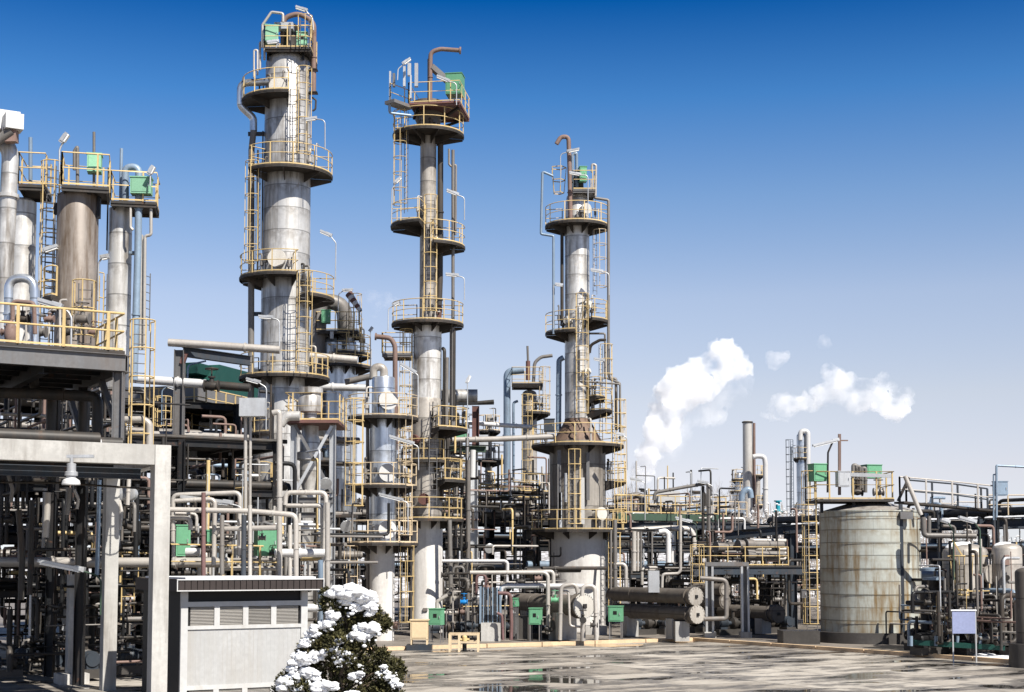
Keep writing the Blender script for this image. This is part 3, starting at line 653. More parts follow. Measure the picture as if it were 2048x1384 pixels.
def gate_valve(label, c, r, mat=None, axis=None, wheel=None, group=None):
    """a valve with its handwheel"""
    axis = axis or Vector((1, 0, 0)); c = Vector(c); t = thing('gate_valve', label, 'valve', c, group); m = mat or pipe_dark
    b = MB(); b.lathe(c - axis * r * 2, axis, [(0, 0), (0, r * 1.6), (r * .4, r * 1.6), (r * .4, r), (r * 2, r * 1.35), (r * 3.6, r), (r * 3.6, r * 1.6), (r * 4, r * 1.6), (r * 4, 0)], 14)
    b.lathe(c, UP, [(0, r * .8), (r * 2.2, r * .6), (r * 2.2, r), (r * 2.6, r), (r * 2.6, r * .2), (r * 5.2, r * .2), (r * 5.2, 0)], 10); b.build('body', m, t)
    w = MB(); k = c + UP * r * 4.6; w.tube(ring_pts(k, Vector((1, 0, 0)), Vector((0, 1, 0)), r * 1.7, 14) + [k + Vector((r * 1.7, 0, 0))], r * .2, 5, 0, False)
    for q in (Vector((1, 0, 0)), Vector((0, 1, 0))): w.beam(k - q * r * 1.7, k + q * r * 1.7, r * .2, r * .2)
    w.build('handwheel', wheel or m, t); return t
def pump(label, c, ax, s=1.0, mat=None, group=None):
    """a motor driven pump on a concrete block"""
    c = Vector(c); ax = ax.normalized(); sd = UP.cross(ax); t = thing('process_pump', label, 'pump', c, group); m = mat or steel_blue
    MB().obox(c + UP * .15 * s, ax * .8 * s, sd * .32 * s, UP * .15 * s).build('plinth', concrete_dark, t)
    q = c + UP * .62 * s
    mm = MB(); mm.lathe(q - ax * .7 * s, ax, [(0, 0), (0, .24 * s), (.1 * s, .26 * s), (.62 * s, .26 * s), (.66 * s, .12 * s), (.9 * s, .12 * s)], 18)
    for i in range(8): mm.lathe(q - ax * (.58 - i * .06) * s, ax, [(0, .26 * s), (0, .285 * s), (.02 * s, .285 * s), (.02 * s, .26 * s)], 18)
    mm.obox(q - UP * .26 * s - ax * .4 * s, ax * .25 * s, sd * .2 * s, UP * .07 * s); mm.build('motor', m, t)
    v = MB(); v.lathe(q + ax * .2 * s, ax, [(0, .12 * s), (.1 * s, .32 * s), (.34 * s, .32 * s), (.4 * s, .15 * s), (.62 * s, .13 * s), (.62 * s, .22 * s), (.7 * s, .22 * s), (.7 * s, 0)], 18)
    v.cyl(q + ax * .38 * s, q + ax * .38 * s + UP * .75 * s, .1 * s, 12); v.cyl(q + ax * .38 * s + UP * .68 * s, q + ax * .38 * s + UP * .75 * s, .18 * s, 12); v.build('casing', pipe_dark, t); return t
def flat_rail(label, pts, mat=None, h=1.1, group=None, r=.03, toe=False):
    mb = MB(); rails(mb, pts, h, r, toe); return mb.build('guard_rail', mat or yellow, None, label=label, cat='railing', group=group)

# ================================================================ concrete frame at the corner
cA = P(318, 1125, 40); cB = P(220, 1125, 46); cC = P(148, 1125, 48.5); zt = Z(891, 40)
for q in (cA, cB, cC): q.z = 0
FR = thing('concrete_portal', 'pale concrete post and beam frame with stained beams, its thick front post beside the shed', 'portal', (cA.x, cA.y, 0))
def post(q, w, z0, z1, rot=YAW): 
    mb = MB(); mb.box((q.x, q.y, (z0 + z1) / 2), w, w, z1 - z0, rot); return mb
post(cA, .44, 0, zt).build('post', concrete, FR); post(cB, .42, 0, zt - .02).build('post', concrete, FR)
post(cC, .36, .3, 3.6).box((cC.x, cC.y, .17), .95, .95, .34, YAW).build('post', concrete, FR)
def cbeam(a, b, w, h, z1, name='beam', mat=concrete, parent=None):
    a = Vector((a.x, a.y, z1 - h / 2)); b = Vector((b.x, b.y, z1 - h / 2)); return MB().beam(a, b, w, h).build(name, mat, parent or FR)
bb = Vector((cB.x, cB.y, 0)) + (-U) * 9
cbeam(cA - U * .23, cA - U * 9, .42, .55, zt); cbeam(cA + (cB - cA).normalized() * .24, cB - (cB - cA).normalized() * .24, .34, .5, zt - .06); cbeam(cB - U * .22, cB - U * 9, .4, .5, zt - .04)
q0 = cA + V * .9 - U * .3
MB().ibeam(Vector((q0.x, q0.y, zt - .75)), Vector((q0.x, q0.y, zt - .75)) - U * 8.5, .25, .3).build('purlin', steel_blue, FR)
for i, k in enumerate((1.2, 2.6, 4.0, 5.4)):
    q1 = cA + V * k - U * .4; pipe('thick grey pipe lying across the top of the concrete frame', [Vector((q1.x, q1.y, zt + .2)) - U * 9, Vector((q1.x, q1.y, zt + .2)) + U * (.0 if i else -1)], .19, pipe_dark, 'pipes lying over the concrete frame', n=12)
for k in (1.15, 2.3, 3.45, 4.6):  # added plates, spaced to darken the pipework under the portal
    q1 = cA + V * k; q1.z = zt - .6; pl = thing('portal_shade_plate', 'grey steel plate added over the concrete portal to shade the space below', 'plate', q1, 'added shade plates over the concrete portal')
    MB().obox(q1 - U * 4.6 + UP * .3, U * 4.2, V * .53, UP * .03).build('plate', deckm, pl); MB().obox(q1 - U * 4.6 + UP * .22, U * 4.2, V * .03, UP * .05).build('stiffener', steel_dark, pl)
# bell lamp hanging under the beam
L0 = P(142, 970, 37.9); bl = thing('bell_lamp', 'white enamel bell lamp hanging below the stained concrete beam', 'lamp', L0)
MB().lathe(L0, UP, [(0, .23), (.03, .24), (.12, .22), (.18, .13), (.24, .12)], 24).build('shade', white, bl)
MB().lathe(L0 + UP * .24, UP, [(0, .17), (.1, .17), (.12, .12), (.32, .12), (.34, .05), (.46, .05), (.46, 0)], 18).build('cap', steel_light, bl)
MB().beam(L0 + UP * .66, L0 + UP * .72, .05, .05).box(L0 + UP * .76 + Vector((.2, .1, 0)), .7, .12, .08).build('hanger', steel_light, bl)
pipe('thin dark conduit strung level across the concrete frame beside the bell lamp', PP(42, (-40, 964), (120, 966), (300, 978)), .03, pipe_dark)

# ================================================================ shed with louvres
s0 = P(362, 1125, 41); s0.z = 0; SW, SL, SH = 3.8, 3.8, Z(1184, 41) + .02; RT = Z(1158, 41)
shedm = M('shed_panel_paint', (.46, .46, .455), .5, 0, .08, .8, .6, (.36, .33, .29), sscale=1.4)
SHD = thing('louvred_shed', 'white fronted shed with rows of louvres and a dark brown slatted roof edge', 'shed', s0 + U * SW / 2)
c = s0 + U * SW / 2 + V * SL / 2
MB().obox(c + UP * SH / 2, U * (SW / 2 - .02), V * (SL / 2 - .02), UP * SH / 2).build('wall', darkwall, SHD)
zl = lambda y: Z(y, 41.5)
fr = MB(); f = lambda u, z0, z1, w: fr.obox(s0 + U * u - V * .03 + UP * (z0 + z1) / 2, U * w / 2, V * .05, UP * (z1 - z0) / 2)
f(.1, 0, SH - .02, .2); f(SW - .1, 0, SH - .02, .2)
zt0, zl1, zl0, zp1 = zl(1203), zl(1213), zl(1251), zl(1258)
bays = 4; bw = (SW - .4) / bays
fr.obox(s0 + U * SW / 2 - V * .03 + UP * (zt0 + zl1) / 2, U * (SW / 2 - .2), V * .05, UP * (zt0 - zl1) / 2)
fr.obox(s0 + U * SW / 2 - V * .03 + UP * (zl0 + zp1) / 2, U * (SW / 2 - .2), V * .05, UP * (zl0 - zp1) / 2)
for i in range(1, bays): f(.2 + bw * i, zl0, zl1, .16); f(.2 + bw * i, .05, zl(1378), .16)
fr.obox(s0 + U * SW / 2 - V * .03 + UP * (zl(1374)), U * (SW / 2 - .2), V * .05, UP * .06)
fr.build('door_frame', shedm, SHD)
MB().obox(s0 + U * SW / 2 + UP * (zp1 + zl(1372)) / 2, U * (SW / 2 - .2), V * .04, UP * (zp1 - zl(1372)) / 2).build('door', shedm, SHD)
sm_ = MB()
for i in range(1, 26): sm_.obox(s0 + U * (.2 + (SW - .4) * i / 26) - V * .042 + UP * (zp1 + zl(1372)) / 2, U * .004, V * .003, UP * ((zp1 - zl(1372)) / 2 - .01))
sm_.build('door_rib', shedm, SHD)
for row in ((zl0, zl1), (.08, zl(1379))):
    for i in range(bays):
        mb = MB(); n_ = 13 if row[0] > 1 else 9
        for k in range(n_):
            zz = row[0] + (row[1] - row[0]) * (k + .5) / n_; cc = s0 + U * (.2 + bw * (i + .5)) + UP * zz; hgt = (row[1] - row[0]) / n_
            mb.obox(cc, U * (bw / 2 - .085), (V * .045 + UP * .018), (UP * .006 - V * .004))
        mb.obox(s0 + U * (.2 + bw * (i + .5)) + UP * (row[0] + row[1]) / 2 + V * .07, U * (bw / 2 - .08), V * .008, UP * (row[1] - row[0]) / 2)
        mb.build('louvre', louvre, SHD)
rf = MB(); rf.obox(c + U * .04 - V * .25 + UP * (SH + (RT - SH) / 2), U * (SW / 2 + .28), V * (SL / 2 + .2), UP * (RT - SH) / 2); RO = rf.build('roof', brownslat, SHD)
sl = MB(); nsl = 24; fc = c - V * (SL / 2 + .45 + .02) + U * .04
for i in range(nsl): sl.obox(fc + U * ((i + .5) / nsl - .5) * (SW + .5) + UP * (SH + (RT - SH) / 2), U * (SW + .5) / nsl * .44, V * .02, UP * ((RT - SH) / 2 - .03))
sl.build('fascia', brownslat, RO)
ed = MB()
for z_ in (SH + .02, RT - .015): ed.obox(fc - V * .015 + UP * z_, U * (SW / 2 + .3), V * .03, UP * .014)
for k in (-1, 1): ed.obox(fc - V * .015 + U * k * (SW / 2 + .285) + UP * (SH + RT) / 2, U * .012, V * .03, UP * ((RT - SH) / 2 - .035))
ed.build('edging', white, RO)
MB().obox(c + U * .1 - V * .2 + UP * (RT + .025), U * (SW / 2 + .05), V * (SL / 2 + .1), UP * .025).build('snow', snow, RO)

# ================================================================ steel deck with vessels
k0 = P(250, 702, 43); DZ = k0.z; d0 = Vector((k0.x, k0.y, 0))
DK = thing('steel_deck', 'high steel deck with cream guard rail carrying vessels, dark beams underneath', 'platform', d0)
dl, dd_ = 7.0, 8.5
MB().obox(d0 - U * dl / 2 + V * dd_ / 2 + UP * (DZ - .06), U * dl / 2, V * dd_ / 2, UP * .06).build('floor_plate', deckm, DK)
eb = MB(); e0 = d0 + UP * (DZ - .38); eb.ibeam(e0 - V * .08, e0 - V * .08 - U * dl, .2, .5); eb.build('edge_beam', steel_grey, DK)
MB().ibeam(e0 + U * .08, e0 + U * .08 + V * dd_, .2, .5).build('edge_beam', steel_grey, DK)
for i in range(1, 7): q = d0 + V * dd_ * i / 7 + UP * (DZ - .32); MB().ibeam(q - U * .1, q - U * dl, .16, .35).build('joist', steel_dark, DK)
for i in range(1, 3): q = d0 - U * dl * i / 3 + UP * (DZ - .6); MB().ibeam(q + V * .1, q + V * dd_, .25, .45).build('joist', steel_dark, DK)
for a in (0.05, dd_ * .5, dd_ - .1):
    for b in (.15, dl - .2):
        q = d0 + V * a - U * b; MB().ibeam(q + UP * (zt + .4 if a < 1 else .1), q + UP * (DZ - .65), .3, .3).build('leg', steel_grey if a < 1 and b < 1 else steel_dark, DK)
for i in range(2): q = d0 + V * dd_ * (i * .5 + .02) - U * .15; MB().beam(q + UP * (DZ - 2.2) + V * .1, q + UP * (DZ - .7) + V * 1.9, .16, .16).build('brace', steel_grey, DK)
rb = MB(); rails(rb, [d0 - U * dl + UP * DZ, d0 - U * .05 + UP * DZ, d0 - U * .05 + V * 3.2 + UP * DZ], 1.12, .038, True, 1.3); rb.build('handrail', yellow, DK)
q = d0 + U * .75 + V * 1.2; ladder(DK, q.x, q.y, zt - .6, DZ + 1.1, -60, cz=.5, cmat=yellow)
for px0, mm in ((60, pipe_dark), (165, pipe_dark)): pass
# vessels on the deck
W1 = Tower('storage_vessel', 'brown streaked grey vessel under a square platform on the steel deck', 'vessel', 152, 600, 48.5)
W1.root.location.z = DZ
def shellz(t, z0, z1, r, mat, domeh=.25, n=36, name='shell'):
    pr = [(z0, 0), (z0, r), (z1, r)] + [(z1 + domeh * math.sin(math.pi / 2 * i / 5), r * math.cos(math.pi / 2 * i / 5)) for i in range(1, 6)]
    return MB().lathe((t.x, t.y, 0), UP, pr, n).build(name, mat, t.root)
shellz(W1, DZ, W1.z(396), W1.w(41), vessel_brown)
o_, c_ = square_deck(W1, 112, 203, 371, .9, 1.7, rot=R(14))
for sx in (-.5, .5):
    for sy in (-.45, .45): MB().beam((W1.x + sx, W1.y + sy, W1.z(394)), (W1.x + sx, W1.y + sy, c_.z - .2), .12, .12).build('support_leg', steel_dark, W1.root)
W1.lad(168, 700, 567, 1.15, -80, cz=.2); W1.box('lug', 194, 392, 200, 436, .15, steel_dark, .2); W1.box('lug', 107, 405, 113, 428, .15, steel_dark, .2)
platform(W1.root, W1.x, W1.y, W1.z(600), W1.w(42), W1.w(66), R(0) - 200, -120, h=1.0)
W1.pipe('vent_pipe', [(188, 372, .2), (188, 264, .2)], .05, pipe_grey, n=8); W1.pipe('vent_pipe', [(155, 372, .4), (155, 292, .4), (149, 302, .4), (149, 340, .4)], .06, pipe_grey, bend=.1, n=8)
gbox('green box at the railing on top of the brown streaked vessel', 171, 307, 199, 342, 48, .5, .2, green_pale)
W2 = Tower('process_column', 'narrow silver column with a bluish bent pipe, standing behind the steel deck corner', 'process column', 238, 600, 53)
W2.root.location.z = 0
shell(W2, [(W2.zpx(DZ), 24), (418, 23)] + dome(422, 22), clad)
o_, c_ = square_deck(W2, 214, 303, 402, .9, 1.7, rot=R(10))
for sx in (-.35, .35): MB().beam((W2.x + sx, W2.y, W2.z(424)), (W2.x + sx, W2.y, c_.z - .2), .12, .12).build('support_leg', steel_dark, W2.root)
W2.pipe('overhead_pipe', [(251, 400, .6), (250, 334, .6), (278, 334, .6), (276, 500, .6), (268, 760, .6)], .13, pipe_blue, bend=.35, n=14)
W2.pipe('vent_pipe', [(241, 402, .3), (243, 297, .3)], .06, pipe_blue, n=8); W2.pipe('drain_pipe', [(302, 410, .6), (302, 470, .6), (290, 472, .6), (288, 700, .6)], .06, pipe_light, bend=.1, n=8)
W2.pipe('drain_pipe', [(283, 470, .5), (281, 700, .5)], .07, pipe_light, n=8); W2.pipe('drain_pipe', [(261, 408, .8), (261, 455, .8), (266, 460, .8)], .05, pipe_light, bend=.1, n=8)
W2.box('cable_tray', 212, 335, 217, 500, .12, steel_dark, .4); W2.lad(208, 720, 550, .5, -150, cz=.3); W2.box('support', 258, 502, 285, 507, .3, pipe_blue, .5)
W2.lad(292, 660, 545, .2, -20, cz=9); 
gbox('green box on the small platform of the narrow silver column beside the bluish bent pipe', 259, 354, 300, 386, 52, .5, .1, green_pale)
W3 = Tower('process_column', 'silver column cut by the picture edge, behind a wide vertical pipe with an elbow', 'process column', 42, 600, 50); W3.root.location.z = 0
shell(W3, [(W3.zpx(DZ), 27), (405, 26)] + dome(408, 25), clad)
square_deck(W3, 28, 79, 368, 1.0, 1.8, rot=R(10)); W3.lad(92, 690, 330, .3, -60, cz=.2); W3.lad(100, 640, 330, .1, -60, cz=30)
W3.pipe('vent_pipe', [(61, 370, .3), (61, 275, .3)], .07, pipe_blue, n=8)
pipe('wide silver pipe rising past the edge column and bending over at its top', PP(46.5, (8, 700), (8, 620), (12, 500), (22, 285), (-60, 278)), .27, clad, bend=.6, n=18)
pipe('insulated pipe bent into a tall hoop above the deck rail', PP(45, (17, 700), (17, 556), (69, 556), (69, 700)), .14, clad_blue, bend=.42, n=14)
pipe('short rusty pipe bridging the hoop pipe above the deck rail', PP(44.6, (25, 640), (25, 602), (68, 606), (70, 668)), .07, pipe_rust, bend=.15, n=8)
dct = thing('white_duct', 'white boxed duct end with a slanting brown pipe at the top picture corner', 'duct', P(10, 300, 46))
MB().obox(P(4, 245, 46.5), U * .5, V * .4, UP * .32).obox(P(26, 246, 46), U * .28, V * .3, UP * .25).build('box', white, dct)
MB().beam(P(22, 256, 46), P(22, 285, 46), .3, .4).build('flange_block', pipe_rust, dct); MB().tube(PP(45.9, (-20, 292), (24, 262)), .16, 12).build('branch', pipe_grey, dct)
for i in range(7):
    gate_valve('dark valve with a handwheel among the pipes on the steel deck', P(12 + i * 29 + (i % 3) * 4, 664 - (i % 2) * 26, 44.5 + i * .4), .075 + .02 * (i % 3), group='valves on the steel deck', mat=(pipe_rust, pipe_dark, pipe_grey)[i % 3])
pipe('rusty ball shaped pot on the pipes above the deck rail', PP(44.3, *[(22, 700 - 6 * k) for k in range(11)]), lambda t: .05 + .16 * math.sin(min(1, t) * math.pi), pipe_rust, bend=0, n=14, name='pipe_pot', cat='vessel')
for i, (x, y0, y1) in enumerate(((120, 600, 700), (98, 620, 700), (205, 640, 700), (228, 625, 700), (52, 620, 700))):
    pipe('slim pale pipe standing on the steel deck between its valves', PP(45 + i * .7, (x, y1), (x, y0), (x + 14, y0)), .04, pipe_light, 'slim pipes on the steel deck', bend=.1, n=7)
LM = 'strip lamp on a green bent pole '
lamp('strip lamp on a bent pole at the platform of the brown streaked vessel', 47.5, [(119, 345), (119, 300), (126, 284)], (137, 268))
lamp('strip lamp on a bent pole above the green box of the narrow silver column', 51.8, [(300, 372), (301, 348)], (309, 333))
lamp('short strip lamp leaning out between the edge column and the brown streaked vessel', 48, [(78, 560), (78, 512), (90, 503)], (116, 494))
lamp('strip lamp on an arched pole in front of the narrow silver column', 51.5, [(196, 600), (197, 525), (204, 517)], (215, 515))
lamp('long white strip lamp on an arched pale pole behind the deck rail', 43.5, [(142, 690), (143, 635), (136, 622), (120, 615)], (76, 602), w=.25)

# ================================================================ pipes and frames under the deck
pipe('dark pipe running level under the deck then dropping at its end', PP(44.5, (-30, 785), (60, 787), (195, 793), (195, 900)), .17, pipe_dark, bend=.3, n=14)
pipe('dark pipe dropping from the deck underside into the level pipe', PP(45.5, (68, 720), (68, 780), (100, 788)), .15, pipe_dark, bend=.3, n=12)
pipe('dark vertical pipe below the deck ending at the concrete beam', PP(46, (103, 800), (100, 960)), .16, pipe_dark, n=12)
pipe('wide dark vertical pipe under the deck behind the concrete beam', PP(46.5, (166, 800), (166, 960)), .15, pipe_dark, n=12)
pipe('long grey pipe crossing behind the concrete posts with a rounded end', PP(49.5, (-40, 1124), (250, 1125), (452, 1125)), .17, pipe_light, n=16)
MB().lathe(P(452, 1125, 49.5), Vector((1, 0, 0)), [(0, .19), (.05, .19), (.14, .13), (.17, 0)], 16).build('rounded_plug', pipe_light, None, label='rounded cap closing the long grey pipe beside the shed roof', cat='pipe cap')
pipe('pale bent pipe rising beside the cage ladder to the concrete beam', PP(44, (238, 839), (285, 839), (299, 846), (299, 895)), .11, pipe_light, bend=.2, n=12)
pipe('small white pipe hoop standing on the concrete beam', PP(41, (180, 893), (180, 876), (201, 876), (201, 893)), .04, pipe_white, bend=.12, n=8)
pipe('silver pipe running level from the cage ladder to the green cooler', PP(62, (200, 752), (300, 760), (412, 768)), .19, pipe_white, n=14)
pipe('dark continuation of the silver pipe passing the green cooler', PP(62.2, (412, 768), (500, 776)), .18, pipe_dark, n=14)
gate_valve('upright grey valve where the silver pipe turns dark', P(423, 772, 61.8), .16)
pipe('black pipe with a double bend beside the cage ladder', PP(60, (262, 780), (289, 781), (292, 804), (318, 810)), .15, pipe_black, bend=.35, n=12)
pipe('pale level pipe below the cooler platform, cut by shade', PP(63, (290, 868), (400, 871), (500, 876)), .14, pipe_light, n=12)
for i, (px, y0, y1, d, r, m_, lb) in enumerate((
        (94, 985, 1075, 45, .1, pipe_light, 'half lit grey pipe hanging behind the bell lamp'), (25, 950, 1005, 45, .06, pipe_grey, 'short grey pipe with an elbow below the edge of the stained beam'),
        (137, 975, 1030, 46, .08, pipe_grey, 'thick grey stub pipe hanging below the bell lamp'), (157, 980, 1018, 46, .05, pipe_light, 'thin pale stub pipe hanging beside the bell lamp'),
        (197, 960, 1150, 47.5, .07, pipe_blue, 'blue painted vertical pipe behind the middle concrete post'), (45, 1020, 1200, 47, .1, pipe_dark, 'dark vertical pipe in the shade near the picture edge'),
        (62, 1000, 1190, 48, .09, pipe_dark, 'dark vertical pipe beside the half lit grey pipe'), (243, 985, 1060, 48, .06, pipe_light, 'pale pipe descending inside the concrete frame'),
        (258, 900, 1010, 47, .07, pipe_light, 'pale pipe with a collar inside the frame corner'))):
    pipe(lb, PP(d, (px - (8 if i % 2 else -2), y0), (px, (y0 + y1) / 2), (px - 3, y1)), r, m_, bend=.1)
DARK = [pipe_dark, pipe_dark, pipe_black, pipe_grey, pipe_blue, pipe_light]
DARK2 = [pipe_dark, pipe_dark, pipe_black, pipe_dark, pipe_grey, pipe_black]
r1o = Vector((-23, 50.5, 0))
rack('dark pipe rack of several tiers behind the concrete frame', r1o, 4, 3.9, 5.5, [3.0, 5.0, 6.9, 8.8], w=.26, brace=True, plates=(5.0, 8.8))
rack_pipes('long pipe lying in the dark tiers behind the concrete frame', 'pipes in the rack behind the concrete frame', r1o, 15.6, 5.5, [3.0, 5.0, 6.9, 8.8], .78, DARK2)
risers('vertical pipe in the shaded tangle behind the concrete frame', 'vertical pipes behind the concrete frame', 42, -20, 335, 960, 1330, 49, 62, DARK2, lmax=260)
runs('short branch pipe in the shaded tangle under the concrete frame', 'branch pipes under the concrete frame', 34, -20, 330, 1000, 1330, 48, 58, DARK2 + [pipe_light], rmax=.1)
for i in range(9):
    pump('dark motor pump on the wet floor under the concrete frame', P(10 + i * 34, 1125, 50 + (i * 7 % 5) * 1.6) * 1, (U, V)[i % 2], .8 + .1 * (i % 3), group='pumps under the concrete frame').location.z = .1
for i in range(12):
    gate_valve('handwheel valve in the shaded tangle under the concrete frame', P(15 + i * 27, 1040 + (i * 83 % 230), 48.5 + i % 5), .09, group='valves under the concrete frame', mat=(pipe_dark, pipe_grey)[i % 2])
for i, (x0, y0, x1, y1) in enumerate(((90, 1232, 106, 1280), (120, 1215, 140, 1262), (160, 1210, 175, 1290))):
    gbox(('slim pale cabinet in the dark under the frame, between two pipes', 'square pale cabinet in the dark under the frame', 'tall pale cabinet beside the rear concrete post')[i], x0, y0, x1, y1, 55, .5, .3, steel_light, cat='cabinet', name='steel_cabinet')
lamp('long strip lamp with a green conduit hanging in the shade between the concrete posts', 45, [(201, 1230), (202, 1160), (192, 1150), (165, 1142)], (77, 1124), w=.28, mat=green_steel)
for i, (px, d) in enumerate(((258, 47.5), (276, 47.5))):
    MB().lathe(P(px - 6, 990, d), Vector((-.35, -.85, .1)), [(0, .05), (.1, .2), (.25, .2), (.26, .18), (.28, 0)], 18).build('round_floodlight', steel_light, None, label=('round flood lamp facing out inside the frame corner, beside the middle post', 'round flood lamp facing out inside the frame corner, beside the front post')[i], cat='lamp')
flat_rail('low yellow guard rail in the shade behind the middle concrete post', [P(205, 1165, 52), P(300, 1165, 55)], yellow)
yl = thing('yellow_ladder', 'short yellow ladder behind the middle concrete post', 'ladder', P(255, 1240, 50)); ladder(yl, P(255, 1240, 50).x, 50, P(255, 1240, 50).z, Z(1110, 50), -70, mat=yellow, cage=False)

# ---------------------------------------------------------------- between the frame and the tallest column
FRA = thing('steel_gantry', 'rusty grey steel frame with a cantilever beam holding a long pipe before the green cooler', 'frame', P(357, 1125, 62) * 1)
q = P(360, 700, 62)
MB().ibeam((q.x, q.y, 0.1), (q.x, q.y, q.z), .42, .42).build('column', steel_grey, FRA)
MB().ibeam(P(366, 703, 62), P(500, 722, 64), .3, .42).build('beam', steel_blue, FRA); MB().beam(P(364, 728, 62), P(372, 706, 62), .2, .2).build('brace', steel_red, FRA)
MB().ibeam(P(345, 905, 61.9), P(394, 905, 61.9), .4, .4).build('beam', steel_light, FRA); MB().box(P(356, 884, 61.7), .5, .12, .5).build('plate', steel_red, FRA)
pipe('long grey pipe with a closed end resting on the cantilever beam', PP(61.8, (337, 685), (420, 690), (560, 700)), .17, pipe_light, n=14)
pipe('grey pipe crossing behind the tallest column at its lowest ring platform', PP(76, (620, 712), (715, 720)), .2, pipe_light, n=14)
AC = thing('air_cooler', 'teal green air cooler casing on a dark railed platform behind the rusty frame', 'air cooler', P(430, 830, 84))
def wp(px, py, d): return P(px, py, d)
a0_, a1_ = wp(368, 790, 82), wp(540, 790, 92)
UA = (Vector((a1_.x, a1_.y, 0)) - Vector((a0_.x, a0_.y, 0))); LA = UA.length; UA.normalize(); VA = Vector((-UA.y, UA.x, 0)); b0 = Vector((a0_.x, a0_.y, 0))
def acbox(u0, u1, v0, v1, z0, z1, name, mat, par=None): 
    return MB().obox(b0 + UA * (u0 + u1) / 2 + VA * (v0 + v1) / 2 + UP * (z0 + z1) / 2, UA * (u1 - u0) / 2, VA * (v1 - v0) / 2, UP * (z1 - z0) / 2).build(name, mat, par or AC)
za, zb, zc, zd = Z(822, 84), Z(800, 84), Z(772, 84), Z(716, 84)
acbox(1.5, LA, .2, 6, zb, zc, 'plenum', steel_grey); acbox(.0, LA + 1, -.9, 8, za - .1, za, 'walkway', deckm)
hm = MB(); pr = [(3.4, zc + .01), (4.9, zd), (LA, zd), (LA, zc + .01)]
vv = [b0 + UA * u + UP * z_ + VA * .5 for u, z_ in pr] + [b0 + UA * u + UP * z_ + VA * 2.6 for u, z_ in pr]
hm.add(vv, [(3, 2, 1, 0), (4, 5, 6, 7), (0, 1, 5, 4), (1, 2, 6, 5), (2, 3, 7, 6), (3, 0, 4, 7)]); hm.build('hood', teal, AC)
acbox(2.9, 4.6, .9, 2.4, zc + .9, zd - .1, 'motor_hood', teal)
rb = MB(); rails(rb, [b0 + UA * .1 + VA * 4 + UP * za, b0 + UA * .1 - VA * .85 + UP * za, b0 + UA * LA - VA * .85 + UP * za], 1.15, .04); rb.build('handrail', yellow, AC)
for u in (.6, LA * .5, LA - .5):
    for v in (.3, 6): MB().ibeam(b0 + UA * u + VA * v + UP * .1, b0 + UA * u + VA * v + UP * (za - .1), .35, .35).build('column', steel_dark, AC)
zf = Z(880, 84)
for i in range(3):
    c_ = b0 + UA * (LA * (i + .6) / 3.4) + VA * 3 + UP * (zf + .25); MB().lathe(c_, UP, [(0, .4), (.3, 1.1), (.8, 1.35), (.82, 1.2), (.35, .9), (.02, .3)], 24).build('fan_ring', steel_dark, AC)
    MB().cyl(c_ - UP * .9, c_ + UP * .1, .2, 10).build('fan_motor', blackm, AC)
acbox(-1.5, LA + 1, -1.2, 8, zf - .15, zf - .05, 'lower_walkway', deckm); rb = MB(); rails(rb, [b0 - UA * 1.5 + VA * 5 + UP * (zf - .05), b0 - UA * 1.5 - VA * 1.15 + UP * (zf - .05), b0 + UA * LA - VA * 1.15 + UP * (zf - .05)], 1.25, .04, False, 2.2); rb.build('handrail', yellow, AC)
acbox(-1.5, LA + 1, -1.2, -1.0, zf - .7, zf - .16, 'edge_beam', steel_dark)
cgo = thing('cage_ladder', 'dark hooped ladder cage beside the rusty steel frame', 'ladder', P(334, 870, 70)); ladder(cgo, P(336, 870, 70).x, 70, Z(870, 70), Z(795, 70), -120, cmat=yellow, cz=.2, w=.6)
lamp('strip lamp on a blue bent pole beside the rusty steel frame', 66, [(323, 850), (324, 780), (336, 773)], (350, 778), mat=pipe_blue)
pipe('thin blue conduit arching over the green cooler', PP(80, (375, 760), (376, 730), (412, 722)), .05, pipe_blue, bend=.3, n=8)
r2o = Vector((-26, 70, 0))
rack('dark pipe rack with tall columns under the green cooler', r2o, 4, 4.4, 7, [4.2, 6.6, 9.4, 12.4], w=.34, plates=(6.6, 9.4, 12.4))
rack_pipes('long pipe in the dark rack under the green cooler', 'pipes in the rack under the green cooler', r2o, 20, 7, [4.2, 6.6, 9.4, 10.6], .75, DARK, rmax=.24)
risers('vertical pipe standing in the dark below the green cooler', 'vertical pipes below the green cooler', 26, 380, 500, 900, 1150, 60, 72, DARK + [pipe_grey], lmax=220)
risers('vertical pipe in the shade between the shed and the steel deck', 'vertical pipes between shed and deck', 14, 240, 345, 900, 1150, 52, 62, DARK + [pipe_light], lmax=220)

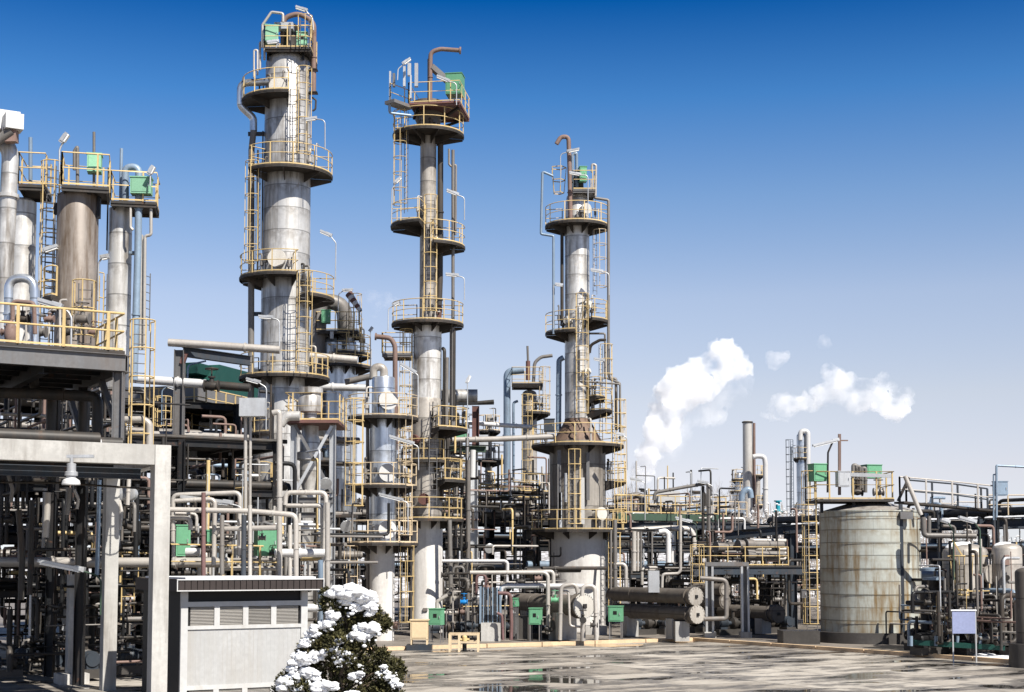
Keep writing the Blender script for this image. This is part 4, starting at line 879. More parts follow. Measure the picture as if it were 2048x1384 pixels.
# ---------------------------------------------------------------- pipes over the shed
for lb, pts, d, r, m_ in (
        ('pale pipe running level above the shed then turning down at its end', [(330, 1019), (500, 1022), (592, 1030), (592, 1165)], 46.5, .085, pipe_light),
        ('pale pipe bending down in front of the dark tier above the shed, longer one', [(346, 1130), (346, 990), (480, 985), (478, 1110)], 47.5, .075, pipe_light),
        ('pale pipe bending down above the green box beside the front concrete post', [(350, 1002), (430, 998), (427, 1130)], 47, .075, pipe_light),
        ('pale pipe elbow dropping beside the first green box over the shed', [(335, 1036), (381, 1036), (381, 1060)], 46.8, .075, pipe_light),
        ('red brown vertical pipe rising above the shed roof', [(407, 1155), (407, 985)], 46, .07, pipe_purple),
        ('vertical grey pipe over the shed beside the brown one', [(444, 1150), (444, 1030)], 46, .075, pipe_grey),
        ('blue grey square post rising from behind the shed roof', [(487, 1165), (488, 1030)], 45.5, .08, steel_blue),
        ('pale vertical pipe rising behind the shed roof beside the blue post', [(500, 1165), (500, 1010)], 45.6, .065, pipe_light),
        ('white vertical pipe, tallest over the shed, bending back at its top', [(559, 1165), (559, 822), (545, 826)], 47.5, .095, pipe_light),
        ('pale pipe with an elbow lying over the second green box', [(432, 1068), (440, 1058), (552, 1055)], 46.2, .08, pipe_light),
        ('light silver pipe running level beside the second green box', [(550, 1106), (652, 1106)], 48, .14, pipe_white),
        ('light silver pipe stub beside the first green box', [(372, 1104), (400, 1104)], 48, .14, pipe_white),
        ('white slim post pipe rising past the shed corner', [(655, 1235), (655, 1005)], 47, .085, pipe_light),
        ('blue grey slim pipe standing at the shed corner', [(641, 1245), (641, 1120)], 46, .085, pipe_blue),
        ('slim grey pipe beside the white slim post pipe', [(648, 1100), (650, 1010)], 48, .06, pipe_light),
        ('pale pipe rectangle below the caged vessel, top run', [(570, 1010), (572, 985), (652, 985), (652, 1040)], 48, .08, pipe_light),
        ('pale pipe running level below the caged vessel', [(570, 1011), (645, 1011), (645, 1165)], 48.2, .075, pipe_light),
        ('pale thin vertical pipe, first of the pair before the tallest column', [(491, 1030), (491, 804)], 48, .06, pipe_light),
        ('pale thin vertical pipe, second of the pair before the tallest column', [(500, 1030), (501, 804)], 48, .05, pipe_light),
        ('slim pale pipe between the second green box and the caged vessel', [(580, 1165), (580, 1050)], 48, .07, pipe_light)):
    pipe(lb, PP(d, *pts), r, m_, bend=r * 2.6, n=12)
MB().obox(P(506, 815, 47.6), Vector((.42, 0, 0)), Vector((0, .2, 0)), UP * .3).build('valve_box', steel_light, None, label='pale box bracket holding the pair of thin vertical pipes', cat='bracket')
gbox('first green box above the shed, next to the front concrete post', 345, 1051, 374, 1112, 49.5, .7, .35, green, name='green_cover', cat='equipment cover')
gbox('small green box above the shed, half hidden by a grey pipe', 409, 1061, 424, 1090, 50, .5, .35, green, name='green_cover', cat='equipment cover')
gbox('second large green box above the shed, striped by shadows', 507, 1058, 548, 1112, 49.5, .8, .35, green, name='green_cover', cat='equipment cover')
MB().tube(PP(47.5, (520, 1062), (525, 1044), (553, 1052), (552, 1058), (522, 1058)), .05, 8, .1).build('bent_frame', steel_grey, None, label='grey bent tube frame lying on the second large green box', cat='tube frame')
flat_rail('yellow guard rail running behind the shed roof', [P(340, 1160, 47), P(440, 1160, 48.2), P(560, 1160, 50)], yellow, 1.15)
lamp('long flat strip lamp above the first green box over the shed', 47.2, [(487, 1070), (486, 1025), (480, 1013), (462, 1008)], (362, 996), w=.3)
risers('pale thin pipe rising in the clutter above the shed roof', 'thin pipes above the shed', 18, 345, 640, 1040, 1160, 50, 57, [pipe_light, pipe_grey, pipe_light, steel_light], lmin=40, lmax=110, rmax=.07)
runs('pale short pipe run in the clutter above the shed roof', 'short pipe runs above the shed', 14, 345, 640, 1050, 1150, 50, 56, [pipe_light, pipe_grey], rmax=.08, lmax=3)
for i in range(9): gate_valve('small valve in the clutter above the shed roof', P(392 + i * 22, 1070 + (i * 31 % 60), 48.5 + i % 3), .06, group='valves above the shed', mat=(pipe_grey, pipe_dark, pipe_light)[i % 3])
pipe('white pipe stub coming out of the wall beside the shed front', PP(44, (612, 1216), (636, 1216)), .13, pipe_white, n=14)

# ---------------------------------------------------------------- vessel in its steel tower
VT = thing('tower_frame', 'red tinged steel tower with diagonal braces around a pale vessel', 'frame', P(628, 1125, 58))
dv = 58; xs = (588, 666)
for px in xs:
    for dy in (0, 2.4):
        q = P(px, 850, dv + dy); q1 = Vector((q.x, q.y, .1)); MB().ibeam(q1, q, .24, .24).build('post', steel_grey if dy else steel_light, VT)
for dy in (-.12, 2.52):
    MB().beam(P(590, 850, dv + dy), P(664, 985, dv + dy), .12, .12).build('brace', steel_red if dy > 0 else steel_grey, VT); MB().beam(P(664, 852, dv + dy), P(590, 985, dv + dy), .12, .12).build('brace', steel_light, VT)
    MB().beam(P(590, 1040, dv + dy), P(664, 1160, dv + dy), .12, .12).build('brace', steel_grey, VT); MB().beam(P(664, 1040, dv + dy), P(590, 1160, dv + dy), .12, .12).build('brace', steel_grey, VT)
    for py in (1000, 1030): MB().ibeam(P(588, py, dv + dy + .02), P(666, py, dv + dy + .02), .18, .22).build('beam', steel_grey, VT)
a = P(570, 840, dv - .4); b = P(676, 840, dv - .4); zz = a.z
MB().box(((a.x + b.x) / 2, dv + 1.2, zz - .06), b.x - a.x, 3.4, .12).build('platform', steel_red, VT)
rb = MB(); rails(rb, [(a.x, dv + 2.8, zz), (a.x, a.y + .05, zz), (b.x, b.y + .05, zz), (b.x, dv + 2.8, zz), (a.x, dv + 2.8, zz)], 1.1); rb.build('handrail', yellow, VT)
ladder(VT, P(694, 1030, dv + 1).x, dv + 1, Z(1030, dv), Z(795, dv), -30, cz=.3)
MB().box(P(688, 1032, dv + 1), 1.0, 1.4, .1).build('landing', deckm, VT)
VV = Tower('separator_vessel', 'pale stepped vessel hung inside the steel tower beside the tallest column', 'vessel', 620, 900, 59); VV.root.location.z = VV.z(1000)
shell(VV, [(1002, 0), (1002, 23), (985, 23), (985, 13), (955, 20), (922, 20), (920, 26), (905, 26), (903, 20), (880, 20), (872, 17), (840, 17), (838, 13), (826, 13), (824, 23), (812, 25), (796, 24), (790, 20), (787, 25), (776, 25), (774, 0)], clad, 'body', 32)
pipe('grey elbow duct joining the tower vessel to the white vertical pipe', PP(57.5, (560, 850), (572, 832), (600, 832)), .2, clad, bend=.4, n=14)
for i, (px, py) in enumerate(((648, 960), (690, 1045))): 
    MB().lathe(P(px, py, 56), Vector((.3, -.8, -.5)), [(0, .06), (.1, .08), (.3, .26), (.32, .25), (.33, 0)], 18).build('round_floodlight', steel_light, None, label=('round flood lamp hanging beside the braced steel tower', 'round flood lamp hanging below the small landing of the braced tower')[i], cat='lamp')
risers('dark pipe rising behind the braced steel tower', 'pipes behind the braced tower', 16, 560, 690, 900, 1240, 64, 68, DARK2, lmax=260)

# ---------------------------------------------------------------- domed vessel behind the tallest column, windsock
T7 = Tower('process_column', 'bluish process column with a thick hooped pipe, half hidden behind the tallest column', 'process column', 676, 700, 88)
shell(T7, [(1290, 40), (690, 40)] + dome(690, 38), clad_blue)
T7.plat(725, 68, 41, -100, 15); square_deck(T7, 632, 716, 660, 1.8, 3); T7.plat(700, 66, 41, -85, 5)
T7.pipe('overhead_pipe', [(626, 860, 1.0), (633, 720, 1.0), (640, 600, .8), (688, 608, .4), (692, 690, .2)], .48, pipe_grey, bend=1.3, n=16)
T7.lad(702, 690, 590, 1.6, -40, cz=.2); T7.box('panel', 660, 663, 667, 677, .1, white, 1.9)
gbox('green box beside the thick hooped pipe on the bluish column', 642, 620, 660, 645, 86, .6, .1, green)
ws = thing('windsock', 'red and white striped windsock on the bluish column behind the tallest one', 'windsock', P(718, 650, 86))
MB().tube(PP(86, (718, 650), (718, 622)), .04, 6).tube(PP(86, (700, 590), (701, 582)), .03, 5).build('pole', steel_grey, ws)
a, b = P(698, 588, 86), P(721, 622, 85.6)
for i in range(6):
    p_, q_ = a + (b - a) * i / 6, a + (b - a) * (i + 1) / 6; r0_, r1_ = .24 - .02 * i, .24 - .02 * (i + 1)
    MB().lathe(p_, q_ - p_, [(0, r0_), ((q_ - p_).length, r1_)], 14).build('stripe', steel_red if i % 2 == 0 else white, ws)
lamp('strip lamp on a pole over the windsock', 86, [(676, 640), (677, 588), (686, 582)], (706, 580))
lamp('small round headed lamp pole behind the bluish column platform', 84, [(741, 760), (741, 662)], (746, 655), w=.14)
pipe('white pipe running level between the tallest column and the short silver one', PP(78, (596, 772), (735, 776)), .2, pipe_white, n=14)
pipe('tapering dark pipe joining the top of the short silver column', PP(77, (690, 764), (745, 752)), .17, pipe_grey, n=12)
# strip lamps on the tall columns
for lb, d, pole, tip in (
        ('strip lamp reaching over the bent pipe at the very top of the tallest column', 72, [(627, 60), (625, 36), (612, 22)], (591, 15)),
        ('strip lamp tucked below the cabinets at the top of the tallest column', 71, [(552, 95), (556, 84)], (534, 86)),
        ('strip lamp on an angled pole over the second ring of the tallest column', 70.5, [(650, 300), (650, 240), (632, 238)], (611, 240)),
        ('strip lamp on a tall bent pole beside the third ring of the tallest column', 72, [(671, 560), (672, 486), (661, 472)], (640, 463)),
        ('strip lamp on a bent pole in front of the tallest column above its lowest ring', 69.8, [(559, 700), (559, 640), (544, 636)], (517, 634)),
        ('strip lamp on a bent pole below the lowest ring of the tallest column', 64, [(532, 860), (533, 775), (518, 766)], (492, 759)),
        ('strip lamp at the crowded head of the slim column, on its railing', 75.8, [(913, 210), (913, 166), (897, 163)], (873, 153)),
        ('strip lamp leaning above the panels on the head of the slim column', 75.6, [(795, 160), (796, 138), (808, 128)], (822, 118)),
        ('strip lamp on a dark pole over the upper half platform of the slim column', 76.5, [(783, 440), (784, 378), (792, 366)], (803, 355)),
        ('strip lamp on a tall bent pole beside the slim column, upper one', 76.5, [(929, 440), (929, 395), (915, 390)], (893, 381)),
        ('strip lamp on a bent pole beside the slim column above its middle ring', 76.5, [(929, 600), (929, 555), (915, 552)], (891, 549)),
        ('dark strip lamp at the small landing of the slim column', 76.8, [(776, 660), (777, 617), (788, 611)], (801, 605)),
        ('long strip lamp leaning over the short silver column, in front of the slim one', 71.5, [(836, 830), (836, 750), (830, 746)], (800, 728)),
        ('long strip lamp above the middle ring of the short silver column', 71.3, [(837, 940), (837, 893), (826, 888)], (778, 873)),
        ('long strip lamp above the lowest ring of the short silver column', 71.3, [(816, 1070), (816, 1005), (804, 1001)], (757, 989)),
        ('strip lamp at the topmost deck of the hooked vent column, above the box', 82.6, [(1121, 370), (1121, 308), (1136, 304)], (1159, 299)),
        ('strip lamp beside the hooked vent pipe, in front of the topmost deck', 82.2, [(1176, 430), (1176, 350), (1160, 350)], (1138, 346)),
        ('strip lamp beside the hooked vent column above its upper half platform', 82.5, [(1218, 590), (1218, 546), (1204, 544)], (1181, 540)),
        ('small strip lamp on a white pole beside the hooked vent column', 82.5, [(1107, 656), (1107, 570), (1112, 570)], (1126, 571)),
        ('strip lamp beside the brown cone on a bent pole', 81, [(1255, 940), (1254, 876), (1246, 871)], (1232, 868)),
        ('street type lamp on a slim pole in front of the rack behind the slim column', 80, [(935, 950), (935, 765)], (941, 751)),
        ('strip lamp in the dark behind the lowest ring of the slim column', 77.5, [(848, 960), (850, 940)], (872, 938)),
        ('strip lamp on a thin pole beside the wide base of the hooked vent column', 86, [(1290, 1040), (1290, 966), (1282, 962)], (1260, 958)),
        ('white strip lamp behind the hooked vent column at its lower side platform', 82.5, [(1207, 745), (1207, 722)], (1187, 718))):
    lamp(lb, d, pole, tip)
# ================================================================ between the columns
T4 = Tower('process_column', 'thin distant column with a thick blue elbow pipe beside it, between the two tall columns', 'process column', 1059, 850, 100)
shell(T4, [(1240, 15), (790, 15)] + dome(787, 14), clad_dull)
square_deck(T4, 1024, 1086, 766, 1.2, 2.4); T4.plat(822, 42, 16, -100, 20); T4.pipe('stand_pipe', [(1056, 760, .4), (1056, 722, .4)], .16, steel_red, n=10); T4.pipe('stand_pipe', [(1056, 722, .4), (1055, 692, .4)], .08, pipe_grey, n=8)
T4.pipe('overhead_pipe', [(1014, 1000, .4), (1014, 743, .4), (1048, 740, .4)], .25, pipe_blue, bend=.45, n=14); T4.pipe('drain_pipe', [(1027, 960, .3), (1027, 805, .3), (1036, 802, .3)], .09, pipe_blue, n=8)
T4.pipe('vent_pipe', [(1067, 765, .6), (1069, 725, .6), (1082, 714, .6), (1105, 711, .6)], .12, pipe_grey, bend=.6, n=10); T4.lad(1052, 1000, 790, 1.0, -80, cz=.4); T4.lad(1082, 830, 735, .8, -40, cz=.2, cmat=yellow_pale)
nozzle(T4.root, T4.x, T4.y, T4.z(802), -30, T4.w(15), .3, T4.w(8), steel_light)
# steel post and cross pipes
SP = thing('steel_gantry', 'tall pale steel post with a red head behind the slim column, carrying beams', 'frame', P(947, 1125, 86))
q = P(948, 812, 86)
MB().ibeam((q.x, q.y, .1), (q.x, q.y, Z(905, 86)), .48, .48).build('post', steel_light, SP); MB().ibeam((q.x + .1, q.y, Z(905, 86)), (q.x + .1, q.y, q.z), .42, .42).build('post_head', steel_red, SP)
MB().ibeam(P(893, 896, 85.6), P(972, 899, 85.6), .4, .35).build('beam', green_steel, SP); MB().beam(P(900, 808, 86), P(988, 806, 86), .18, .18).build('beam', steel_dark, SP); MB().box(P(968, 885, 85.8), .5, .3, .9).build('gusset', steel_light, SP)
pipe('bluish silver pipe crossing from the tall steel post to the distant thin column', PP(87, (930, 845), (1000, 850), (1065, 854)), .13, pipe_white, n=12)
pipe('grey pipe crossing from the slim column to the brown cone', PP(82, (905, 880), (1000, 878), (1110, 873)), .16, pipe_light, n=12)
pipe('silver horizontal drum end behind the slim column', PP(90, (880, 792), (955, 792)), .42, clad, n=20)
pipe('dark pipe stub on the red post head', PP(85.5, (955, 806), (988, 803)), .12, pipe_dark, n=10)
pipe('tall grey vertical pipe in front of the pale steel post', PP(80, (937, 920), (936, 1120), (934, 1250)), .13, pipe_grey, n=12)
pipe('white instrument pipe with a box head beside the pale steel post', PP(80, (945, 955), (946, 900)), .16, white, n=8)
T8 = Tower('process_column', 'thin column tangled in cream rails beside the tall steel post', 'process column', 905, 900, 92)
shell(T8, [(1220, 14), (830, 14)] + dome(828, 13), clad_dull); T8.plat(848, 34, 15, -190, 10); T8.plat(900, 34, 15, -180, 0); T8.plat(958, 36, 15, -190, 10); T8.lad(928, 1000, 830, .8, -40, cz=.3)
gbox('green box half hidden in the rails beside the slim column', 909, 862, 932, 880, 84, .6, .1, green)
T9 = Tower('process_column', 'thin pale ladder column with faded rails right of the red post head', 'process column', 977, 900, 104)
shell(T9, [(1200, 7), (830, 7)], clad_dull); T9.plat(860, 24, 7, -150, 30, rail=yellow_pale); T9.plat(918, 36, 7, -170, 20, rail=yellow_pale)
# mid pipe rack behind the columns
r3o = Vector((-14, 88, 0)); rack('long dark pipe rack crossing behind the slim column and the conical shouldered one', r3o, 6, 6, 6, [3.6, 5.2, 6.9], w=.36, plates=(5.2, 6.9))
rack_pipes('long pipe lying in the dark rack behind the tall columns', 'pipes in the rack behind the tall columns', r3o, 36, 6, [3.6, 5.2, 6.9], .8, DARK, rmax=.26)
flat_rail('pale railing along the top of the dark rack behind the tall columns', [r3o + U * 18 + UP * 7.3, r3o + U * 36 + UP * 7.3], yellow_pale)
r5o = Vector((-16, 108, 0)); rack('farther dark pipe rack seen through the gaps between the tall columns', r5o, 6, 7, 6, [3.5, 6.0, 8.4], w=.4, plates=(6.0,))
rack_pipes('long pipe in the farther dark rack between the tall columns', 'pipes in the farther rack', r5o, 42, 6, [3.5, 6.0, 8.4], .75, DARK, rmax=.3)
for i in range(3):
    b = P((1000, 1062, 985)[i], (996, 985, 1010)[i], 92 + i); dk = thing('railed_landing', ('railed landing with dark machines left of the conical shouldered column', 'small railed landing in front of the thin distant column', 'lower railed landing beside the pale steel post')[i], 'platform', b)
    MB().obox(b - UP * .06, U * 2.2, V * 1.4, UP * .06).build('floor_plate', deckm, dk); rb = MB(); rails(rb, [b - U * 2.1 + V * 1.3, b - U * 2.1 - V * 1.35, b + U * 2.1 - V * 1.35, b + U * 2.1 + V * 1.3], 1.1); rb.build('handrail', yellow, dk)
risers('thin pipe standing on the rack beside the thin distant column', 'thin pipes by the distant column', 16, 975, 1105, 920, 1040, 90, 98, [pipe_dark, pipe_grey, pipe_light, pipe_blue], lmin=30, lmax=90, rmax=.09)
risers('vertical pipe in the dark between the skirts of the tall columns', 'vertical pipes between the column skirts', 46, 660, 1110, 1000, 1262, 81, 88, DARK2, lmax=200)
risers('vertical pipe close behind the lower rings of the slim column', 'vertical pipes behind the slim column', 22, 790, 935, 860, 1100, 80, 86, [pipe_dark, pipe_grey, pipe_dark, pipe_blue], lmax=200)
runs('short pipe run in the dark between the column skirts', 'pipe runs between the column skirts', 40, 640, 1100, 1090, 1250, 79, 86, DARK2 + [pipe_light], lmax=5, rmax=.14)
for i in range(14):
    gate_valve('handwheel valve among the pipes between the column skirts', P(890 + i * 17, 1150 + (i * 37 % 80), 75 + i % 4), .1, group='valves between the column skirts', mat=(pipe_dark, pipe_grey, pipe_rust)[i % 3])
# ================================================================ along the kerb between the columns
MBb = lambda: MB()
def block(label, px0, px1, py0, py1, d, depth=1.0, mat=None):
    a = P(px0, py1, d); b = P(px1, py0, d); mb = MB(); mb.box(((a.x + b.x) / 2, d + depth / 2, (b.z + .1) / 2), b.x - a.x, depth, b.z - .1); return mb.build('concrete_block', mat or concrete, None, label=label, cat='concrete block')
# cream cabinet and the guard rail at the kerb
cq = P(838, 1297, 66.5); cab = thing('cream_cabinet', 'cream sheet metal cabinet standing on a dark base at the kerb', 'cabinet', (cq.x, cq.y, 0))
a = P(821, 1241, 66.5); b = P(857, 1297, 66.5); w_ = b.x - a.x; ht = a.z
MB().box((cq.x, cq.y + .35, .13), 1.15, .9, .26).build('base', steel_blue, cab)
MB().box((cq.x, cq.y + .35, (ht + .5) / 2), w_ - .04, .7, ht - .5).box((cq.x, cq.y + .35, ht + .02), w_ + .06, .8, .04).build('body', cream, cab)
for sx in (-1, 1):
    for sy in (.05, .65): MB().box((cq.x + sx * (w_ / 2 - .06), cq.y + sy, .375), .06, .06, .25).build('leg', cream, cab)
MB().box((cq.x, cq.y - .012, (ht + .5) / 2), w_ - .16, .02, ht - .65).build('door', cream, cab)
gr_ = thing('hydrant_guard', 'low cream guard frame around a small yellow hydrant at the kerb', 'railing', (P(927, 1300, 65.5).x, 65.5, 0))
gx0, gx1 = P(899, 1300, 65.5).x, P(956, 1300, 65.5).x; gh = P(927, 1269, 65.5).z
for x in (gx0, (gx0 * 2 + gx1) / 3, gx1):
    for y in (65.5, 66.6): MB().box((x, y, gh / 2), .09, .07, gh).build('post', yellow_pale, gr_)
rb = MB()
for zz in (gh, gh * .55):
    rb.box(((gx0 + gx1) / 2, 65.5, zz), gx1 - gx0 + .1, .05, .08).box(((gx0 + gx1) / 2, 66.6, zz), gx1 - gx0 + .1, .05, .08)
    for x in (gx0, gx1): rb.box((x, 66.05, zz), .05, 1.05, .08)
rb.build('rail', yellow_pale, gr_)
hq = Vector(((gx0 + gx1) / 2 + .02, 66.0, 0)); hy = thing('hydrant', 'small yellow and black hydrant inside the low guard frame', 'hydrant', hq)
MB().lathe(hq, UP, [(0, .16), (.04, .16), (.04, .1), (.45, .1), (.5, 0)], 14).build('barrel', pipe_black, hy); MB().lathe(hq + UP * .45, UP, [(0, .12), (.2, .12), (.3, .05), (.3, 0)], 14).cyl(hq + UP * .52 - Vector((.22, 0, 0)), hq + UP * .52 + Vector((.22, 0, 0)), .06, 10).build('cap', yellow, hy)
def legbox(label, x0, y0, x1, y1, d, **k):
    b_ = P((x0 + x1) / 2, y1, d); return gbox(label, x0, y0, x1, y1, d, .5, -.25, green, legs=max(.2, b_.z - .12), window=True, **k)
legbox('green switch box on thin legs beside the cream cabinet', 859, 1218, 886, 1250, 71)
legbox('green switch box on legs in front of the grey exchanger shell', 1060, 1217, 1083, 1249, 72)
legbox('green switch box between the wide column base and the paired exchangers', 1219, 1213, 1246, 1243, 73)
legbox('white small instrument box on the exchanger beside the blue plate unit', 1028, 1197, 1036, 1213, 73.5, cat='instrument box', name='instrument_box')
pipe('grey conduit elbow leaving the top of the switch box by the cream cabinet', PP(71.2, (874, 1218), (874, 1203), (895, 1190)), .09, pipe_light, bend=.15)
# horizontal exchanger with the bolted round cover facing out
XD = 76
def hx(label, a, b, r, mat, bolts=24, cover=offwhite, cat='heat exchanger', saddles=True, name='heat_exchanger', square=False):
    a = Vector(a); b = Vector(b); ax = (b - a).normalized(); L_ = (b - a).length; c0 = Vector(((a.x + b.x) / 2, (a.y + b.y) / 2, .1)); t = thing(name, label, cat, c0)
    mb = MB(); mb.lathe(a, ax, [(0, 0), (.05, r * .7), (.25, r), (L_ - .5, r)], 28)
    for k in (.3, .62): mb.lathe(a + ax * L_ * k, ax, [(0, r), (0, r * 1.04), (.08, r * 1.04), (.08, r)], 28)
    mb.build('shell', mat, t)
    ch = MB(); ch.lathe(a + ax * (L_ - .5), ax, [(0, r), (0, r * 1.22), (.1, r * 1.22), (.1, r * 1.04), (.34, r * 1.04), (.34, r * 1.22), (.5, r * 1.22)], 32); ch.build('channel', mat, t)
    cv = MB(); cv.lathe(b, ax, [(0, r * 1.22), (.04, r * 1.2), (.05, r * 1.0), (.06, 0)], 32); cvo = cv.build('cover', cover, t)
    x_, y_, _ = frame(ax); bb_ = MB()
    for i in range(bolts):
        q = b + (x_ * math.cos(math.tau * i / bolts) + y_ * math.sin(math.tau * i / bolts)) * r * 1.13; bb_.cyl(q - ax * .2, q + ax * .09, r * .05, 6)
    bb_.build('bolt', steel_light if cover is offwhite else cover, cvo)
    MB().obox(b + ax * .07, x_ * r * .2, y_ * r * .2, ax * .05).build('nameplate', steel_dark, cvo)
    if saddles:
        for k in (.22, .75):
            q = a + ax * L_ * k; q1 = Vector((q.x, q.y, (q.z - r * .8 + .1) / 2 + .05)); sd = UP.cross(ax)
            MB().obox(q1, ax * .28, sd * r * .85, UP * (q.z - r * .8 - .1) / 2).build('saddle', concrete, t)
    return t
e1 = P(1168, 1212, 71.5); hx('big horizontal exchanger with a round bolted cream cover, before the wide column base', e1 + V * 6.6, e1, .52, clad_dark, 30, offwhite)
for lb, pts, d, r, m_ in (
        ('white pipe running level then down in front of the wide column base', [(997, 1210), (1003, 1172), (1150, 1172), (1192, 1174), (1193, 1275)], 73.5, .13, pipe_white),
        ('pale pipe hoop over the round bolted cover, outer one', [(1120, 1280), (1122, 1172), (1152, 1168), (1156, 1188)], 71, .1, pipe_light),
        ('pale pipe hoop rising from the round bolted cover', [(1164, 1192), (1165, 1172), (1190, 1171), (1193, 1280)], 70.6, .1, pipe_light),
        ('pale pipe below the round bolted cover going into the ground', [(1166, 1240), (1166, 1282)], 71, .13, pipe_light),
        ('small pale pipe square beside the round bolted cover', [(1118, 1182), (1137, 1182), (1140, 1252), (1165, 1254)], 71.2, .06, pipe_light),
        ('grey pipe arching down beside the pale square pipe', [(940, 1145), (1090, 1145), (1096, 1152), (1096, 1268)], 73, .1, pipe_light),
        ('second grey pipe arching down behind the exchanger shell', [(985, 1145), (1104, 1143), (1107, 1150), (1107, 1215)], 73.6, .1, pipe_light),
        ('level dark conduit above the exchanger shell', [(890, 1147), (1090, 1145)], 74, .05, pipe_dark),
        ('pale pipe level behind the slim column skirt with a drop at its end', [(884, 1122), (1010, 1122), (1015, 1126), (1015, 1142)], 76, .09, pipe_white),
        ('red brown pipe elbow beside the blue plate unit', [(996, 1186), (1021, 1187), (1023, 1245), (1022, 1280)], 72, .09, pipe_purple),
        ('short red brown pipe elbow at the foot of the blue plate unit', [(994, 1226), (1004, 1230), (1006, 1280)], 72, .07, pipe_purple),
        ('red brown pipe hoop above the blue plate unit', [(953, 1190), (953, 1150), (971, 1150), (972, 1180)], 74, .07, pipe_purple),
        ('pale hooped pipe above the valves by the slim column skirt', [(906, 1150), (907, 1134), (927, 1134), (928, 1148)], 75, .07, pipe_grey),
        ('thick grey elbow pipe descending beside the slim column skirt', [(899, 1040), (902, 1185), (884, 1196)], 76.4, .12, pipe_grey),
        ('dark pipe descending at the wide column base', [(1090, 1255), (1104, 1262), (1108, 1225)], 72.5, .12, pipe_dark),
        ('white pipe bending down from the rack beside the wide column base', [(1228, 1128), (1247, 1128), (1252, 1134), (1252, 1180)], 78, .1, pipe_light),
        ('grey vertical pipe passing before the wide column base', [(1230, 1040), (1231, 1235)], 78, .11, pipe_grey),
        ('thin grey vertical pipe beside the wide column base', [(1222, 1060), (1222, 1240)], 78, .06, pipe_grey)):
    pipe(lb, PP(d, *pts), r, m_, bend=r * 2.8, n=12)
gate_valve('green valve with its chain above the switch box of the exchanger', P(1110, 1200, 72.2), .1, green)
gate_valve('blue handwheel valve standing by the slim column skirt', P(928, 1204, 73), .09, bluevalve, wheel=bluevalve)
gate_valve('grey flanged valve under the round bolted cover', P(1166, 1240, 70.8), .1, pipe_dark, axis=UP.cross(Vector((1, .01, 0))))
gate_valve('dark valve at the right foot pipe of the round bolted cover', P(1188, 1250, 70.6), .09, pipe_dark)
bp_ = P(981, 1245, 73); pu = thing('plate_unit', 'blue grey ribbed plate unit on a concrete block between red brown pipes', 'plate exchanger', (bp_.x, bp_.y, .1))
for i in range(7): MB().box((bp_.x - .35 + i * .115, bp_.y + .4, (P(981, 1210, 73)).z), .06, 1.0, 1.75).build('plate', steel_blue if i % 2 else pipe_blue, pu)
MB().box((bp_.x + .5, bp_.y + .35, P(981, 1210, 73).z), .1, 1.1, 1.85).box((bp_.x - .5, bp_.y + .35, P(981, 1210, 73).z), .1, 1.1, 1.85).build('end_frame', pipe_blue, pu)
block('pale concrete block under the blue plate unit', 962, 1001, 1246, 1282, 72.4, 1.5)
block('concrete block under the white pipe, behind the round bolted cover', 1098, 1154, 1245, 1281, 73.5, 1.2)
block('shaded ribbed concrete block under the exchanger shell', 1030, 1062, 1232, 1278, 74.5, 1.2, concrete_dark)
block('low pale block at the foot of the wide column base', 1170, 1214, 1252, 1264, 79, 1.2)
for i in range(7): pump('motor pump on the pavement between the column skirts', Vector((P(880 + i * 34, 1125, 75.5).x, 75.5 + i % 3, .1)), (U, V)[i % 2], .9, group='pumps between the column skirts')
for i in range(10):
    pipe('thin upright conduit beside the column skirts', [Vector((P(893 + i * 13, 1125, 74 + i % 3).x, 74 + i % 3, .1)), Vector((P(893 + i * 13, 1125, 74 + i % 3).x, 74 + i % 3, 1.6 + (i * 7 % 5) * .45)), Vector((P(893 + i * 13, 1125, 74 + i % 3).x + .4, 74 + i % 3, 1.6 + (i * 7 % 5) * .45))], .045, (pipe_grey, pipe_light, pipe_dark)[i % 3], 'conduits beside the column skirts', bend=.1, n=6)
MB().lathe(P(976, 1094, 84), Vector((.3, -.9, -.3)), [(0, .06), (.1, .1), (.3, .3), (.32, .28), (.33, 0)], 18).build('round_floodlight', steel_light, None, label='round flood lamp on the pale steel post near the dark rack', cat='lamp')
